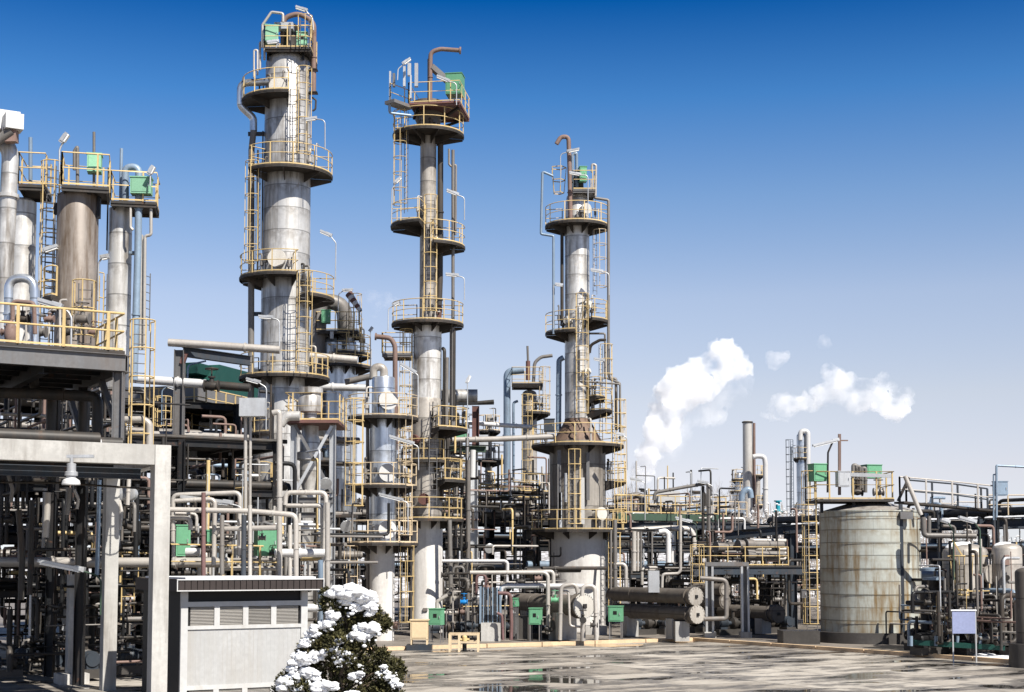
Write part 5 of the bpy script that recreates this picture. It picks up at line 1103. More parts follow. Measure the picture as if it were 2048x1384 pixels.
# paired exchangers right of the wide base
f1, f2 = P(1391, 1193, 72), P(1394, 1229, 72)
hx('upper dark shell of the stacked pair of exchangers with pale square bossed covers', f1 + V * 7.6, f1, .38, clad_dark, 16, cover_grey, saddles=False)
hx('lower dark shell of the stacked pair of exchangers on concrete saddles', f2 + V * 7.6, f2, .38, clad_dark, 16, cover_grey)
for i, x in enumerate((1262, 1364)): block(('concrete saddle block under the inner end of the stacked exchangers', 'concrete saddle block under the covers of the stacked exchangers')[i], x - 13, x + 15, 1243, 1273, (77.0, 72.4)[i], .9)
MB().box(P(1307, 1163, 74), .55, .5, 1.1).build('nozzle_box', steel_light, None, label='square pale riser box standing on the upper stacked exchanger', cat='duct')
for lb, pts, d, r, m_ in (
        ('white vertical pipe with an elbow at the platform by the stacked exchangers, wide one', [(1318, 1064), (1331, 1062), (1337, 1068), (1337, 1125)], 84, .16, pipe_white),
        ('white vertical pipe with an elbow, second beside the wide one', [(1325, 1068), (1340, 1066), (1344, 1072), (1344, 1125)], 85, .11, pipe_white),
        ('pale vertical pipe of the group beside the wide base, thickest', [(1268, 1063), (1268, 1142)], 84, .14, pipe_light),
        ('slim pale vertical pipe of the group beside the wide base', [(1276, 1064), (1276, 1142)], 84, .07, pipe_light),
        ('slim grey vertical pipe of the group beside the wide base', [(1282, 1064), (1282, 1142)], 84, .07, pipe_grey),
        ('last slim vertical pipe of the group beside the wide base', [(1304, 1063), (1304, 1130)], 84, .06, pipe_grey),
        ('lilac conduit pipe rising with a bend at its foot by the stacked exchangers', [(1324, 1175), (1325, 1148), (1357, 1147), (1361, 1140), (1361, 1030)], 78, .08, pipe_light),
        ('long silver pipe above the platform by the stacked exchangers', [(1240, 1062), (1340, 1056), (1380, 1058), (1388, 1072), (1388, 1110)], 88, .17, pipe_light),
        ('white elbow pipe on the green decked rack', [(1226, 1000), (1275, 990), (1285, 994), (1286, 1040)], 95, .22, pipe_grey),
        ('sloping pale pipe bent over the green decked rack', [(1308, 1000), (1310, 985), (1370, 974), (1418, 966), (1418, 1062)], 86, .1, pipe_grey),
        ('dark vertical pipe under the sloping bent pipe', [(1406, 972), (1406, 1080)], 86.2, .09, pipe_dark),
        ('red brown thin pole rising from the dark rack beside the pale portal pipes', [(1446, 1130), (1446, 1028)], 88, .06, pipe_rust),
        ('red brown thin pole rising behind the snow topped beam', [(1516, 1062), (1516, 1010)], 88, .07, pipe_rust),
        ('white pipe goal frame above the snow topped beam', [(1437, 1070), (1438, 1037), (1489, 1037), (1489, 1062)], 90, .07, pipe_white)):
    pipe(lb, PP(d, *pts), r, m_, bend=r * 2.6, n=12)
# ================================================================ green decked rack and the exchanger platform
r6o = P(1215, 1125, 90); r6o.z = 0
rack('pipe rack with a green deck edge and cream rail beside the wide column base', r6o, 3, 4.6, 4, [3.4, 5.0, Z(1045, 92)], ax=Vector((.95, .31, 0)).normalized(), ay=Vector((-.31, .95, 0)).normalized(), mat=steel_blue, w=.34, plates=(5.0,))
ga, gb2 = P(1232, 1033, 89.5), P(1452, 1037, 94); MB().beam(ga, gb2, .2, .42).build('green_beam', green_steel, None, label='dark green beam along the deck edge behind the stacked exchangers', cat='beam')
flat_rail('cream guard rail along the green deck edge', [ga + UP * .25, gb2 + UP * .25], yellow, 1.1, toe=True)
rack_pipes('long pipe in the rack with the green deck edge', 'pipes in the green decked rack', r6o, 13.5, 4, [3.4, 5.0], .8, DARK + [pipe_light], ax=Vector((.95, .31, 0)).normalized(), ay=Vector((-.31, .95, 0)).normalized())
MB().box(P(1335, 994, 93), 1.5, 1, .7).build('white_box', white, None, label='white equipment box on the green decked rack', cat='equipment box')
lamp('strip lamp on a pole at the end of the sloping bent pipe', 85.8, [(1426, 1040), (1426, 972), (1414, 967)], (1395, 963))
lamp('strip lamp below the green beam on a green pole', 84, [(1393, 1080), (1393, 1048), (1382, 1044)], (1350, 1036), mat=green_steel)
risers('pale thin pipe standing on the green decked rack', 'thin pipes on the green decked rack', 14, 1240, 1440, 985, 1045, 92, 98, [pipe_grey, pipe_light, pipe_dark], lmin=20, lmax=50, rmax=.08)
EP = thing('steel_platform', 'steel platform with cream rail carrying four round ended cylinders beside the tank', 'platform', P(1490, 1125, 82))
ea, eb2 = P(1385, 1131, 81), P(1612, 1131, 84)
dirE = (Vector((eb2.x, eb2.y, 0)) - Vector((ea.x, ea.y, 0))).normalized(); nE = Vector((-dirE.y, dirE.x, 0)); LE = (eb2 - ea).length; base = Vector((ea.x, ea.y, ea.z))
MB().obox(base + dirE * LE / 2 + nE * 2 - UP * .05, dirE * LE / 2, nE * 2, UP * .05).build('floor_plate', deckm, EP)
MB().ibeam(base - UP * .3, base + dirE * LE - UP * .3, .2, .42).build('edge_beam', steel_blue, EP)
rb = MB(); rails(rb, [base + UP * 0, base + dirE * LE * .84], 1.05); rb.build('handrail', yellow, EP)
for u in (.1, LE * .55, LE - .2): MB().ibeam(Vector((base.x, base.y, .1)) + dirE * u + nE * 3.6, Vector((base.x, base.y, base.z - .1)) + dirE * u + nE * 3.6, .3, .3).build('column', steel_dark, EP)
qq = P(1391, 1180, 80.5); ladder(EP, qq.x, qq.y, Z(1180, 80.5), Z(1090, 80.5), -80, cz=.2, w=.5)
for i, (x, y) in enumerate(((1432, 1094), (1476, 1091), (1491, 1089), (1492, 1109))):
    a = P(x, y, 83); L_ = (1.6, .7, 2.6, 2.6)[i]; t = thing('round_cylinder', ('thick round ended cylinder at the rail end of the steel platform', 'grey disc ended drum behind the upper cylinder on the platform', 'upper long cylinder with a grey disc end on the platform', 'lower long cylinder with a grey disc end on the platform')[i], 'heat exchanger', a)
    axc = Vector((.9, .43, 0)).normalized()
    MB().lathe(a, axc, [(0, 0), (0, .30), (.12, .32), (.5, .30), (.5, .22), (L_, .2), (L_, 0)], 22).build('shell', pipe_grey, t); MB().lathe(a - axc * .03, axc, [(0, 0), (0, .34), (.06, .34)], 22).build('cover', steel_grey, t)
for i, y in enumerate((1081, 1098, 1106, 1117)): pipe('grey tube running level beside the disc ended cylinders', PP(84.5, (1500, y), (1572, y + 1)), .13, pipe_light, 'level tubes beside the disc ended cylinders', n=12)
# the pale portal below it
PT = thing('steel_portal', 'pale steel portal with channel posts on concrete feet below the platform', 'frame', P(1455, 1265, 76))
for px in (1418, 1489):
    q = P(px, 1125, 76)
    for k in (-.16, .16): MB().box((q.x + k, 76, (Z(1132, 76) + .3) / 2), .11, .3, Z(1132, 76) - .3).build('post', steel_light, PT)
    MB().box((q.x, 76.18, (Z(1132, 76) + .3) / 2), .3, .04, Z(1132, 76) - .35).build('web', steel_grey, PT); MB().box((q.x, 76, .2), .6, .6, .4).build('foot', concrete, PT)
MB().beam(P(1410, 1128, 76), P(1497, 1128, 76), .35, .2).build('beam', steel_grey, PT)
# snow topped beam rack running towards the camera on the far right
r4o = Vector((14.0, 101, 0)); axR = Vector((.5, -.866, 0)); ayR = Vector((.866, .5, 0))
rack('long dark blue pipe rack with snow on its top beams, passing behind the tank', r4o, 4, 8, 4.5, [3.0, 4.7, 6.4], ax=axR, ay=ayR, mat=steel_blue, w=.42)
rack_pipes('long pipe in the dark blue rack behind the tank', 'pipes in the rack behind the tank', r4o, 32, 4.5, [3.0, 4.7], .85, [pipe_dark, pipe_black, pipe_blue, pipe_dark, pipe_grey], ax=axR, ay=ayR, rmax=.3)
for i in range(4):
    sb = MB(); q = r4o + axR * (8 * i + .3) + UP * 6.44; n_ = 24
    vv = []
    for k in range(n_ + 1):
        hh = .05 + .05 * abs(math.sin(k * 1.7 + i)); c_ = q + axR * 7.5 * k / n_
        vv += [c_ - ayR * .17, c_ - ayR * .1 + UP * hh, c_ + ayR * .1 + UP * hh, c_ + ayR * .17]
    fs = [(k * 4 + j, k * 4 + j + 1, k * 4 + j + 5, k * 4 + j + 4) for k in range(n_) for j in range(3)]
    sb.add(vv, fs, True); sb.build('snow_strip', snow, None, label='strip of snow lying along the top beam of the dark blue rack', cat='snow', group='snow on the dark blue rack')
pipe('black wide pipe lying along the top of the dark blue rack', [r4o + ayR * 2.6 + UP * 6.8 + axR * 3, r4o + ayR * 2.6 + UP * 6.8 + axR * 32], .32, pipe_black, n=14)
SB = thing('steel_gantry', 'dark blue steel post pair under the snow topped beam near the tank', 'frame', P(1577, 1125, 86))
for px in (1574, 1586): q = P(px, 1058, 86); MB().ibeam((q.x, q.y, .1), q, .34, .34).build('post', steel_blue, SB)
MB().ibeam(P(1450, 1071, 87.5), P(1610, 1056, 85.5), .3, .5).build('beam', steel_blue, SB); MB().beam(P(1530, 1190, 86), P(1570, 1230, 86), .2, .2).build('brace', steel_dark, SB)
# shaded exchanger between portal posts and the tank
g1 = P(1556, 1228, 78); hx('dark exchanger drum with a cross barred end cover under the steel platform', g1 + V * 5, g1, .40, clad_dark, 12, clad_dark)
for i, (x, y) in enumerate(((1450, 1180), (1450, 1203))):
    a = P(x, y, 79); t = thing('heat_exchanger', ('upper dark ended drum seen through the pale portal', 'lower dark ended drum seen through the pale portal')[i], 'heat exchanger', a); MB().lathe(a, V, [(0, 0), (0, .4), (.1, .4), (.1, .34), (3, .34), (3, 0)], 20).build('shell', clad_dark, t); MB().lathe(a + V * -.03, V, [(0, 0), (0, .3), (.02, .3)], 20).build('cover', clad_dull, t)
pipe('ribbed hose pipe running level through the pale portal', PP(75, (1408, 1238), (1450, 1237), (1453, 1232), (1453, 1160), (1400, 1156)), .12, pipe_grey, bend=.3, n=12)
risers('vertical pipe in the shade below the steel platform', 'vertical pipes below the steel platform', 34, 1260, 1610, 1070, 1265, 83, 92, DARK2, lmax=160)
runs('level pipe in the shade below the steel platform', 'level pipes below the steel platform', 34, 1230, 1590, 1130, 1255, 83, 90, DARK2 + [pipe_light], rmax=.12)
for i in range(8): pump('motor pump on the wet pavement below the steel platform', Vector((P(1275 + i * 42, 1125, 81).x, 79 + (i * 5 % 4), .1)), (U, V)[i % 2], 1.0, group='pumps below the steel platform')
for i in range(10): gate_valve('handwheel valve in the pipes below the steel platform', P(1250 + i * 34, 1150 + (i * 41 % 80), 81), .09, group='valves below the steel platform', mat=(pipe_dark, pipe_grey)[i % 2])

# ================================================================ the stained tank
TX = P(1740, 1125, 72.5); TR = 98 * 72.5 / FPX; TB = .62
TK = thing('storage_tank', 'large pale rust streaked storage tank with a low cone roof on a dark plinth', 'tank', (TX.x, TX.y, 0))
MB().lathe((TX.x, TX.y, 0), UP, [(.1, TR + .55), (TB, TR + .5), (TB, 0)], 40).build('plinth', concrete_dark, TK)
zt_ = Z(1022, 70); prof = [(TB, TR)]
for y_ in (1248, 1190, 1138, 1086, 1036): z_ = Z(y_, 70); prof += [(z_ - .02, TR), (z_ - .02, TR + .02), (z_ + .03, TR + .02), (z_ + .03, TR)]
prof += [(zt_, TR), (zt_, TR + .04), (zt_ + .06, TR + .04), (zt_ + .06, TR - .02)]
MB().lathe((TX.x, TX.y, 0), UP, prof, 64).build('shell', tankm, TK)
MB().lathe((TX.x, TX.y, 0), UP, [(zt_ + .05, TR), (zt_ + .62, .5), (zt_ + .66, 0)], 48).build('roof', clad_dull, TK)
lp = P(1625, 1270, 71.6); ladder(TK, lp.x, lp.y, TB, zt_ + 2.0, -110, cz=2.6, cmat=yellow, w=.5)
MB().box((P(1804, 1100, 70.2).x, 70.3, (zt_ + 1) / 2), .16, .16, zt_ - .3).build('level_gauge_pipe', steel_blue, TK); MB().box(P(1812, 1031, 70.1), .6, .25, .35).build('gauge_box', steel_grey, TK)
pa, pb = P(1636, 998, 70.6), P(1790, 1000, 70.6); pz = pa.z
TD = MB(); TD.box(((pa.x + pb.x) / 2, 72.2, pz - .06), pb.x - pa.x, 3.0, .12); TDo = TD.build('top_deck', deckm, TK)
rb = MB(); rails(rb, [(pa.x, 73.6, pz), (pa.x, 70.75, pz), (pb.x, 70.75, pz), (pb.x, 73.6, pz)], 1.35, .035); rb.build('handrail', yellow, TDo)
for x in (pa.x + .3, (pa.x + pb.x) / 2, pb.x - .3): MB().box((x, 71.2, (pz + zt_) / 2), .14, .14, pz - zt_ + .1).build('support', steel_dark, TDo)
gbox('green box on the tank platform beside the cage ladder', 1624, 928, 1652, 962, 70.9, .7, .25, green)
gbox('green box on the tank platform at its inner end, half behind the rail', 1730, 930, 1762, 956, 72.8, .7, .25, green)
gbox('beige control box hanging at the rail of the tank platform', 1676, 943, 1700, 973, 70.6, .5, .1, steel_light, name='control_box', cat='control box')
MB().beam(P(1700, 949, 70.7), P(1782, 952, 70.7), .1, .18).build('cable_tray', steel_light, None, label='pale cable tray running from the beige control box', cat='cable tray')
for i, x in enumerate((1706, 1713, 1724)): pipe('small hooped pipe on the tank platform behind the control box', PP(72, (x, 985), (x, 930 + i * 3), (x + 7, 930 + i * 3), (x + 7, 985)), .09, pipe_grey, 'hooped pipes on the tank platform', bend=.2)
gate_valve('motor valve block on the tank platform below the tray', P(1715, 984, 71.6), .13, pipe_dark); gate_valve('second motor valve block on the tank platform near the end rail', P(1757, 984, 71.8), .13, pipe_grey)
lp_ = lamp('long strip lamp on a dark curved pole above the tank platform', 71, [(1655, 985), (1656, 905), (1666, 882), (1676, 881)], (1626, 893), r=.05, mat=steel_dark, w=.3)
mp_ = thing('mast', 'brown cross armed mast standing on the tank platform', 'mast', P(1679, 990, 71.2)); MB().beam(P(1679, 990, 71.2), P(1679, 868, 71.2), .13, .13).build('pole', pipe_rust, mp_); MB().beam(P(1664, 881, 71.2), P(1696, 881, 71.2), .06, .06).build('arm', pipe_rust, mp_)
pipe('slanting pale pipe leaning from the tank platform down to the rack', PP(70.4, (1810, 952), (1826, 990), (1842, 1030)), .11, pipe_light); MB().beam(P(1796, 1002, 70.9), P(1818, 955, 70.9), .12, .12).build('strut', steel_dark, None, label='dark strut crossing the slanting pale pipe', cat='strut')
# walkway railings right of the tank
wa, wb, wc = P(1800, 1004, 74.6), P(1900, 1012, 75.6), P(1988, 1021, 76.5)
WK = thing('walkway', 'raised walkway with pale tube rails running from the tank platform over the rack', 'walkway', wb)
MB().beam(P(1798, 1005, 74.6), P(1902, 1014, 75.6), .9, .1).build('floor_plate', deckm, WK); MB().beam(P(1903, 1014, 75.6), P(1992, 1023, 76.5), .9, .1).build('floor_plate', deckm, WK)
rb = MB(); rails(rb, [wa, wb, wc], 1.3, .04, False, 1.6); rb.build('handrail', pipe_light, WK); rb = MB(); rails(rb, [wa + Vector((.6, 1, 0)), wb + Vector((.6, 1, 0)), wc + Vector((0, 1, 0))], 1.2, .045, False, 1.6); rb.build('handrail', steel_blue, WK)
for px in (1735 + 100, 1878, 1990): q = P(px, 1022, 77.0); MB().ibeam((q.x, q.y, .1), q, .2, .2).build('post', steel_blue, WK)
pipe('slim blue grey gantry pipe at the picture edge above the rack', PP(74, (1993, 1040), (1993, 931), (2070, 935)), .06, pipe_blue, bend=.05); pipe('thin inner pipe of the gantry at the picture edge', PP(74.3, (1987, 1040), (1987, 949), (1993, 949)), .04, pipe_blue, bend=.05)
gbox('light blue box behind the walkway near the gantry pipe', 1992, 963, 2015, 991, 76, .5, .1, pipe_blue, name='control_box', cat='control box')
pipe('thick pale pipe with a level leg behind the dark vessels', PP(69, (1846, 1034), (1848, 1068), (1853, 1071), (1952, 1072)), .13, pipe_grey, bend=.3, n=12); pipe('thin pale pipe rising beside the thick level pipe', PP(69.5, (1858, 1066), (1858, 1032)), .1, pipe_grey)
flat_rail('cream railing at the picture edge behind the gantry', [P(1975, 1030, 80), P(2060, 1030, 80)], yellow_pale)
# vessels on the right
for i, (px, y0, r_, d, lb) in enumerate(((1932, 1105, 44, 65, 'squat brownish vessel with snow on its dome and a round side cover beside the tank'), (2016, 1098, 29, 64, 'narrow brownish vessel with snow on its dome near the picture edge'))):
    t = Tower('storage_vessel', lb, 'vessel', px, 1200, d); r = t.w(r_); shellz(t, .9, t.z(y0), r, clad_dull, r * .42)
    for k in range(3): a_ = R(-30 - k * 60); MB().box((t.x + math.cos(a_) * r * .8, t.y + math.sin(a_) * r * .8, .5), .2, .2, .9).build('leg', steel_dark, t.root)
    sn = MB(); sn.lathe((t.x - r * .25, t.y, t.z(y0) + r * .30), Vector((-.12, -.1, 1)), [(0, r * .62), (r * .1, r * .5), (r * .16, r * .25), (r * .17, 0)], 20); sn.build('snow', snow, t.root)
    if i == 0: nozzle(t.root, t.x, t.y, t.z(1148), -55, r, .4, .42, clad_dull); nozzle(t.root, t.x, t.y, t.z(1228), -50, r, .3, .4, clad_dark)
    else: t.box('side_slot', 2010, 1110, 2019, 1130, .1, pipe_rust, r); nozzle(t.root, t.x, t.y, t.z(1155), -110, r, .15, .12, pipe_dark)
T5 = Tower('storage_vessel', 'dark tall vessel cut by the picture edge on a concrete foot', 'vessel', 2055, 1200, 56); shellz(T5, .9, T5.z(1145), T5.w(23), clad_dark, .2); MB().lathe((T5.x, T5.y, 0), UP, [(0, .75), (.9, .72), (.9, 0)], 24).build('foot', concrete_dark, T5.root)
bk = thing('safety_basket', 'cream hooped ladder basket hanging before the squat vessel', 'ladder', P(1925, 1192, 63)); bq = P(1925, 1192, 63); cb = MB()
for zz, rr in ((Z(1190, 63), .36), (Z(1180, 63), .37), (Z(1112, 63), .5)):
    pts_ = ring_pts(Vector((bq.x, 63, zz)), Vector((1, 0, 0)), Vector((0, 1, 0)), rr, 12); cb.tube(pts_ + [pts_[0]], .035, 5, 0, False)
for k in range(6): a_ = math.tau * k / 6; cb.beam(Vector((bq.x + .36 * math.cos(a_), 63 + .36 * math.sin(a_), Z(1190, 63))), Vector((bq.x + .5 * math.cos(a_), 63 + .5 * math.sin(a_), Z(1112, 63))), .05, .03)
cb.build('cage', yellow, bk); ladder(bk, bq.x, 63.4, .2, Z(1100, 63), -90, cage=False); MB().beam(P(1905, 1080, 63), P(1925, 1112, 63), .06, .06).beam(P(1895, 1112, 63), P(1975, 1112, 63), .06, .05).build('arm', yellow, bk)
lamp('strip lamp on a green pole above the squat vessel, near the tank', 62, [(1908, 1160), (1907, 1062), (1896, 1045)], (1881, 1040), mat=green_steel, w=.3); lamp('strip lamp on a green pole above the narrow vessel', 61.5, [(1961, 1170), (1960, 1060), (1949, 1045)], (1917, 1036), mat=green_steel, w=.3)
sg = thing('notice_board', 'blank lilac grey notice board on two thin posts, snow on its top edge', 'sign', P(1928, 1310, 58.5)); sa, sb_ = P(1904, 1222, 58.5), P(1951, 1267, 58.5)
MB().box(((sa.x + sb_.x) / 2, 58.5, (sa.z + sb_.z) / 2), sb_.x - sa.x, .04, sa.z - sb_.z).build('board', M('notice_board_shade', (.24, .27, .42), .5, 0, .05), sg)  # the board's shade is put into its darker lilac colour
for x in (sa.x + .03, sb_.x + .03): MB().box((x, 58.56, (sa.z) / 2), .05, .05, sa.z).build('post', steel_light, sg)
MB().box(((sa.x + sb_.x) / 2, 58.5, sa.z + .03), sb_.x - sa.x + .1, .1, .05).build('snow', snow, sg)
for i in range(9): pump('dark pump set beside the vessels right of the tank', Vector((P(1850 + i * 22, 1125, 62.5).x, 62 + (i * 3 % 4) * .9, .1)), (U, V)[i % 2], 1.05, pipe_black, 'pumps beside the vessels')
for i in range(5):
    c_ = Vector((P(1850 + i * 17, 1125, 65.5).x, 65.5, .1)); MB().lathe(c_, UP, [(0, .25), (0.1, .25), (2.6 + i % 2 * .5, .25), (2.75 + i % 2 * .5, .12), (2.75 + i % 2 * .5, 0)], 16).build('filter_pot', pipe_dark, None, label='dark upright filter pot between the tank and the squat vessel', cat='filter', group='filter pots beside the tank')
for i, (x, y) in enumerate(((1862, 1142), (1868, 1160))): MB().lathe(P(x, y, 64.5), UP, [(0, .5), (.12, .5), (.16, .2), (.16, 0)], 18).build('blue_cover', pipe_blue, None, label=('round blue grey cover between tank and vessels, upper one', 'round blue grey cover between tank and vessels, lower one')[i], cat='cover')
risers('dark vertical pipe among the vessels right of the tank', 'vertical pipes among the vessels', 30, 1860, 2048, 1180, 1285, 60, 68, [pipe_dark, pipe_black, pipe_grey, pipe_dark, pipe_blue], lmax=150)
runs('dark level pipe among the vessels right of the tank', 'level pipes among the vessels', 26, 1862, 2040, 1190, 1275, 60, 67, [pipe_dark, pipe_black, pipe_blue, pipe_grey], rmax=.12, lmax=3)
for i in range(8): gate_valve('dark handwheel valve among the vessels right of the tank', P(1858 + i * 22, 1205 + (i * 29 % 60), 60.5), .09, group='valves among the vessels')
sk = thing('pipe_skid', 'low teal painted skid beam with small stub posts at the kerb near the notice board', 'skid', P(1900, 1300, 60.5)); MB().beam(P(1818, 1284, 61.5), P(2010, 1296, 60), .3, .2).build('beam', teal, sk)
for x in (1822, 1872, 1915, 1960, 2000): MB().cyl(P(x, 1292, 60.9), P(x, 1272, 60.9), .08, 8).build('stub', pipe_blue, sk)
for i, (x, y, w__, d_) in enumerate(((1995, 1318, 1.1, .35), (1965, 1313, .6, .25), (1890, 1308, .3, .12))):
    q = P(x, y, 11600 / (y - 1125)); mb = MB(); mb.lathe((q.x, q.y, .1), UP, [(0, w__), (.05, w__ * .8), (.09, w__ * .3), (.09, 0)], 22); mb.build('snow_patch', snow, None, label=('largest melting snow patch beside the kerb near the dark edge vessel', 'middling melting snow patch beside the kerb', 'small melting snow patch under the notice board')[i], cat='snow patch')
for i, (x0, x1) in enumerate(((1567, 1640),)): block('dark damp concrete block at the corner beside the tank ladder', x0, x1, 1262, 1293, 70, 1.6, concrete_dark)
gbox('grey gauge box beside the foot of the cage ladder', 1604, 1180, 1615, 1196, 71, .3, 0, steel_grey, name='gauge_box', cat='gauge')
# ================================================================ far side: chimney, towers, steam, trees, snowy scrub
CH = Tower('chimney', 'tall rust streaked steel chimney far behind the racks', 'chimney', 1496, 950, 160); CH.root['kind'] = 'thing'
chm = M('rust_streaked_stack', (.52, .50, .47), .5, .2, .15, .3, .9, (.24, .14, .08), sscale=.8)
shell(CH, [(1200, 11.5), (843, 9.5), (842, 8)], chm, 'flue', 28)
CH.pipe('side_pipe', [(1509, 1060, .3), (1508, 846, .3)], .16, pipe_rust, n=8); MB().lathe((CH.x, CH.y, CH.z(846)), UP, [(0, CH.w(9.6)), (0, CH.w(11)), (.15, CH.w(11)), (.15, CH.w(9))], 24).build('rim', steel_dark, CH.root)
T10 = Tower('process_column', 'pale thin far column with a hooped pipe over its top, behind the tank ladder', 'process column', 1604, 950, 150)
shell(T10, [(1160, 11), (925, 11), (915, 10), (872, 10), (866, 6)], clad_blue); T10.pipe('overhead_pipe', [(1600, 880, .6), (1601, 862, .6), (1616, 862, .6), (1616, 1040, .6)], .26, pipe_white, bend=.7, n=12)
T10.plat(916, 17, 10, -190, 10); T10.plat(1030, 20, 11, -200, 20); T10.lad(1586, 1050, 880, .5, -150, mat=pipe_blue, cmat=steel_blue, cz=1)
for i, (x0, x1, y0, y1) in enumerate(((1580, 1583, 895, 1052),)): MB().beam(P(1582, 1060, 150), P(1582, 893, 150), .15, .15).build('stair_post', steel_blue, T10.root)
T11 = Tower('process_column', 'squat bluish far column crusted with small fittings left of the chimney', 'process column', 1478, 990, 165)
shell(T11, [(1180, 14), (985, 14), (980, 9), (950, 9)] + dome(948, 8), clad_blue); T11.plat(982, 19, 10, -200, 20); T11.plat(1010, 21, 14, -200, 20); T11.plat(958, 15, 9, -200, 20)
T12 = Tower('process_column', 'thin far railed column just right of the chimney', 'process column', 1515, 990, 168)
shell(T12, [(1180, 6), (950, 6)], clad_dull); T12.plat(950, 14, 6, -200, 20); T12.plat(1010, 12, 6, -200, 20)
pipe('white far hooped pipe descending beside the chimney', PP(158, (1506, 914), (1514, 912), (1529, 913), (1531, 930), (1531, 1025), (1540, 1034), (1556, 1036)), .28, pipe_white, bend=.9, n=12)
pipe('grey blue far hooped pipe in front of the chimney', PP(140, (1483, 1070), (1484, 985), (1499, 976), (1502, 996)), .3, pipe_blue, bend=1.2, n=12)
fv = thing('valve_stack', 'far teal valve above a round grey drum between chimney and tank', 'valve', P(1556, 1040, 130)); MB().lathe(P(1556, 1030, 130), UP, [(0, .2), (.3, .5), (.5, .2), (1.2, .2), (1.2, .35), (1.3, .35), (1.3, 0)], 12).build('valve', M('teal_valve', (.01, .22, .28), .5), fv); MB().lathe(P(1552, 1046, 131), Vector((1, 0, 0)), [(-1.4, 0), (-1.3, .5), (1.3, .5), (1.4, 0)], 16).build('drum', pipe_grey, fv)
risers('tiny far pipe standing in the scrub behind the snow topped beam', 'far pipes behind the snow topped beam', 22, 1440, 1640, 1015, 1075, 120, 150, [pipe_light, pipe_grey, pipe_blue], lmin=10, lmax=40, rmin=.08, rmax=.2)
risers('small far pipe standing on the rack behind the tank walkway', 'far pipes behind the walkway', 26, 1800, 2048, 985, 1040, 84, 96, [pipe_grey, pipe_dark, pipe_light, pipe_blue], lmin=15, lmax=45, rmin=.05, rmax=.12)
# hills with snowy scrub
hm = bpy.data.materials.new('winter_hillside'); hm.use_nodes = True; nt = hm.node_tree; b_ = nt.nodes['Principled BSDF']; nz = nt.nodes.new('ShaderNodeTexNoise'); nz.inputs['Scale'].default_value = .9; nz.inputs['Detail'].default_value = 8; nz.inputs['Roughness'].default_value = .8
cr = nt.nodes.new('ShaderNodeValToRGB'); cr.color_ramp.elements[0].position = .42; cr.color_ramp.elements[0].color = (.10, .08, .06, 1); cr.color_ramp.elements[1].position = .62; cr.color_ramp.elements[1].color = (.75, .76, .80, 1)
tc = nt.nodes.new('ShaderNodeTexCoord'); nt.links.new(tc.outputs['Object'], nz.inputs[0]); nt.links.new(nz.outputs[0], cr.inputs[0]); nt.links.new(cr.outputs[0], b_.inputs['Base Color']); b_.inputs['Roughness'].default_value = .9
hb = MB(); rn = random.Random(3); nx, ny = 60, 10; vv = []
for j in range(ny):
    for i in range(nx):
        x = -70 + 230 * i / (nx - 1); y = 150 + 14 * j; h_ = 6.2 * math.sin(min(1, j / 4) * math.pi / 2) * (.8 + .25 * math.sin(i * .6) * math.cos(j + i * .23)) + rn.uniform(-.3, .3) - (3 if j == 0 else 0)
        vv.append((x, y, h_))
hb.add(vv, [(j * nx + i, j * nx + i + 1, (j + 1) * nx + i + 1, (j + 1) * nx + i) for j in range(ny - 1) for i in range(nx - 1)], True); hb.build('hillside', hm, kind='structure')
def twig_tree(mb, p, d, ln, r, lv, rn_):
    q = p + d * ln; mb.tube([p, p + d * ln * .5 + Vector((rn_.uniform(-.06, .06), 0, 0)) * ln, q], lambda t: r * (1 - .35 * t), 5 if lv > 2 else 3, 0, False)
    if lv == 0: return
    for k in range(3 if lv > 1 else 4):
        e = (d + Vector((rn_.uniform(-.75, .75), rn_.uniform(-.75, .75), rn_.uniform(-.1, .55)))).normalized(); twig_tree(mb, p + d * ln * rn_.uniform(.55, 1), e, ln * rn_.uniform(.6, .8), r * .58, lv - 1, rn_)
barkl = M('pale_twig_bark', (.30, .27, .25), .9, 0, .2, 3)
for i, (px, y1, d_, lv) in enumerate(((1262, 955, 125, 5), (1300, 968, 130, 5), (1395, 962, 135, 5), (1430, 950, 130, 5), (1338, 985, 140, 4), (1460, 985, 138, 4), (1895, 985, 120, 5), (1940, 1000, 125, 4))):
    rt = random.Random(40 + i); q = P(px, 1125, d_); q.z = 0; H_ = Z(y1, d_); t = thing('bare_tree', 'bare grey winter tree ' + ('nearest to the wide column base', 'second from the wide column base', 'behind the sloping bent pipe', 'tallest beside the goal shaped pipe', 'short and hidden behind the white box', 'short and beside the far bluish column', 'behind the tank walkway', 'short and near the gantry pipe')[i], 'tree', q, 'bare trees beyond the plant')
    tr = MB(); tr.tube([q, q + UP * H_ * .4], lambda t_: .22 - .06 * t_, 6, 0, False); tr.build('trunk', barkl, t); cr_ = MB()
    for k in range(6): twig_tree(cr_, q + UP * H_ * rt.uniform(.25, .4), Vector((rt.uniform(-.5, .5), rt.uniform(-.5, .5), 1)).normalized(), H_ * .25, .06, lv - 1, rt)
    cr_.build('crown', barkl, t)
ug = MB(); rg = random.Random(9); sg_ = MB()
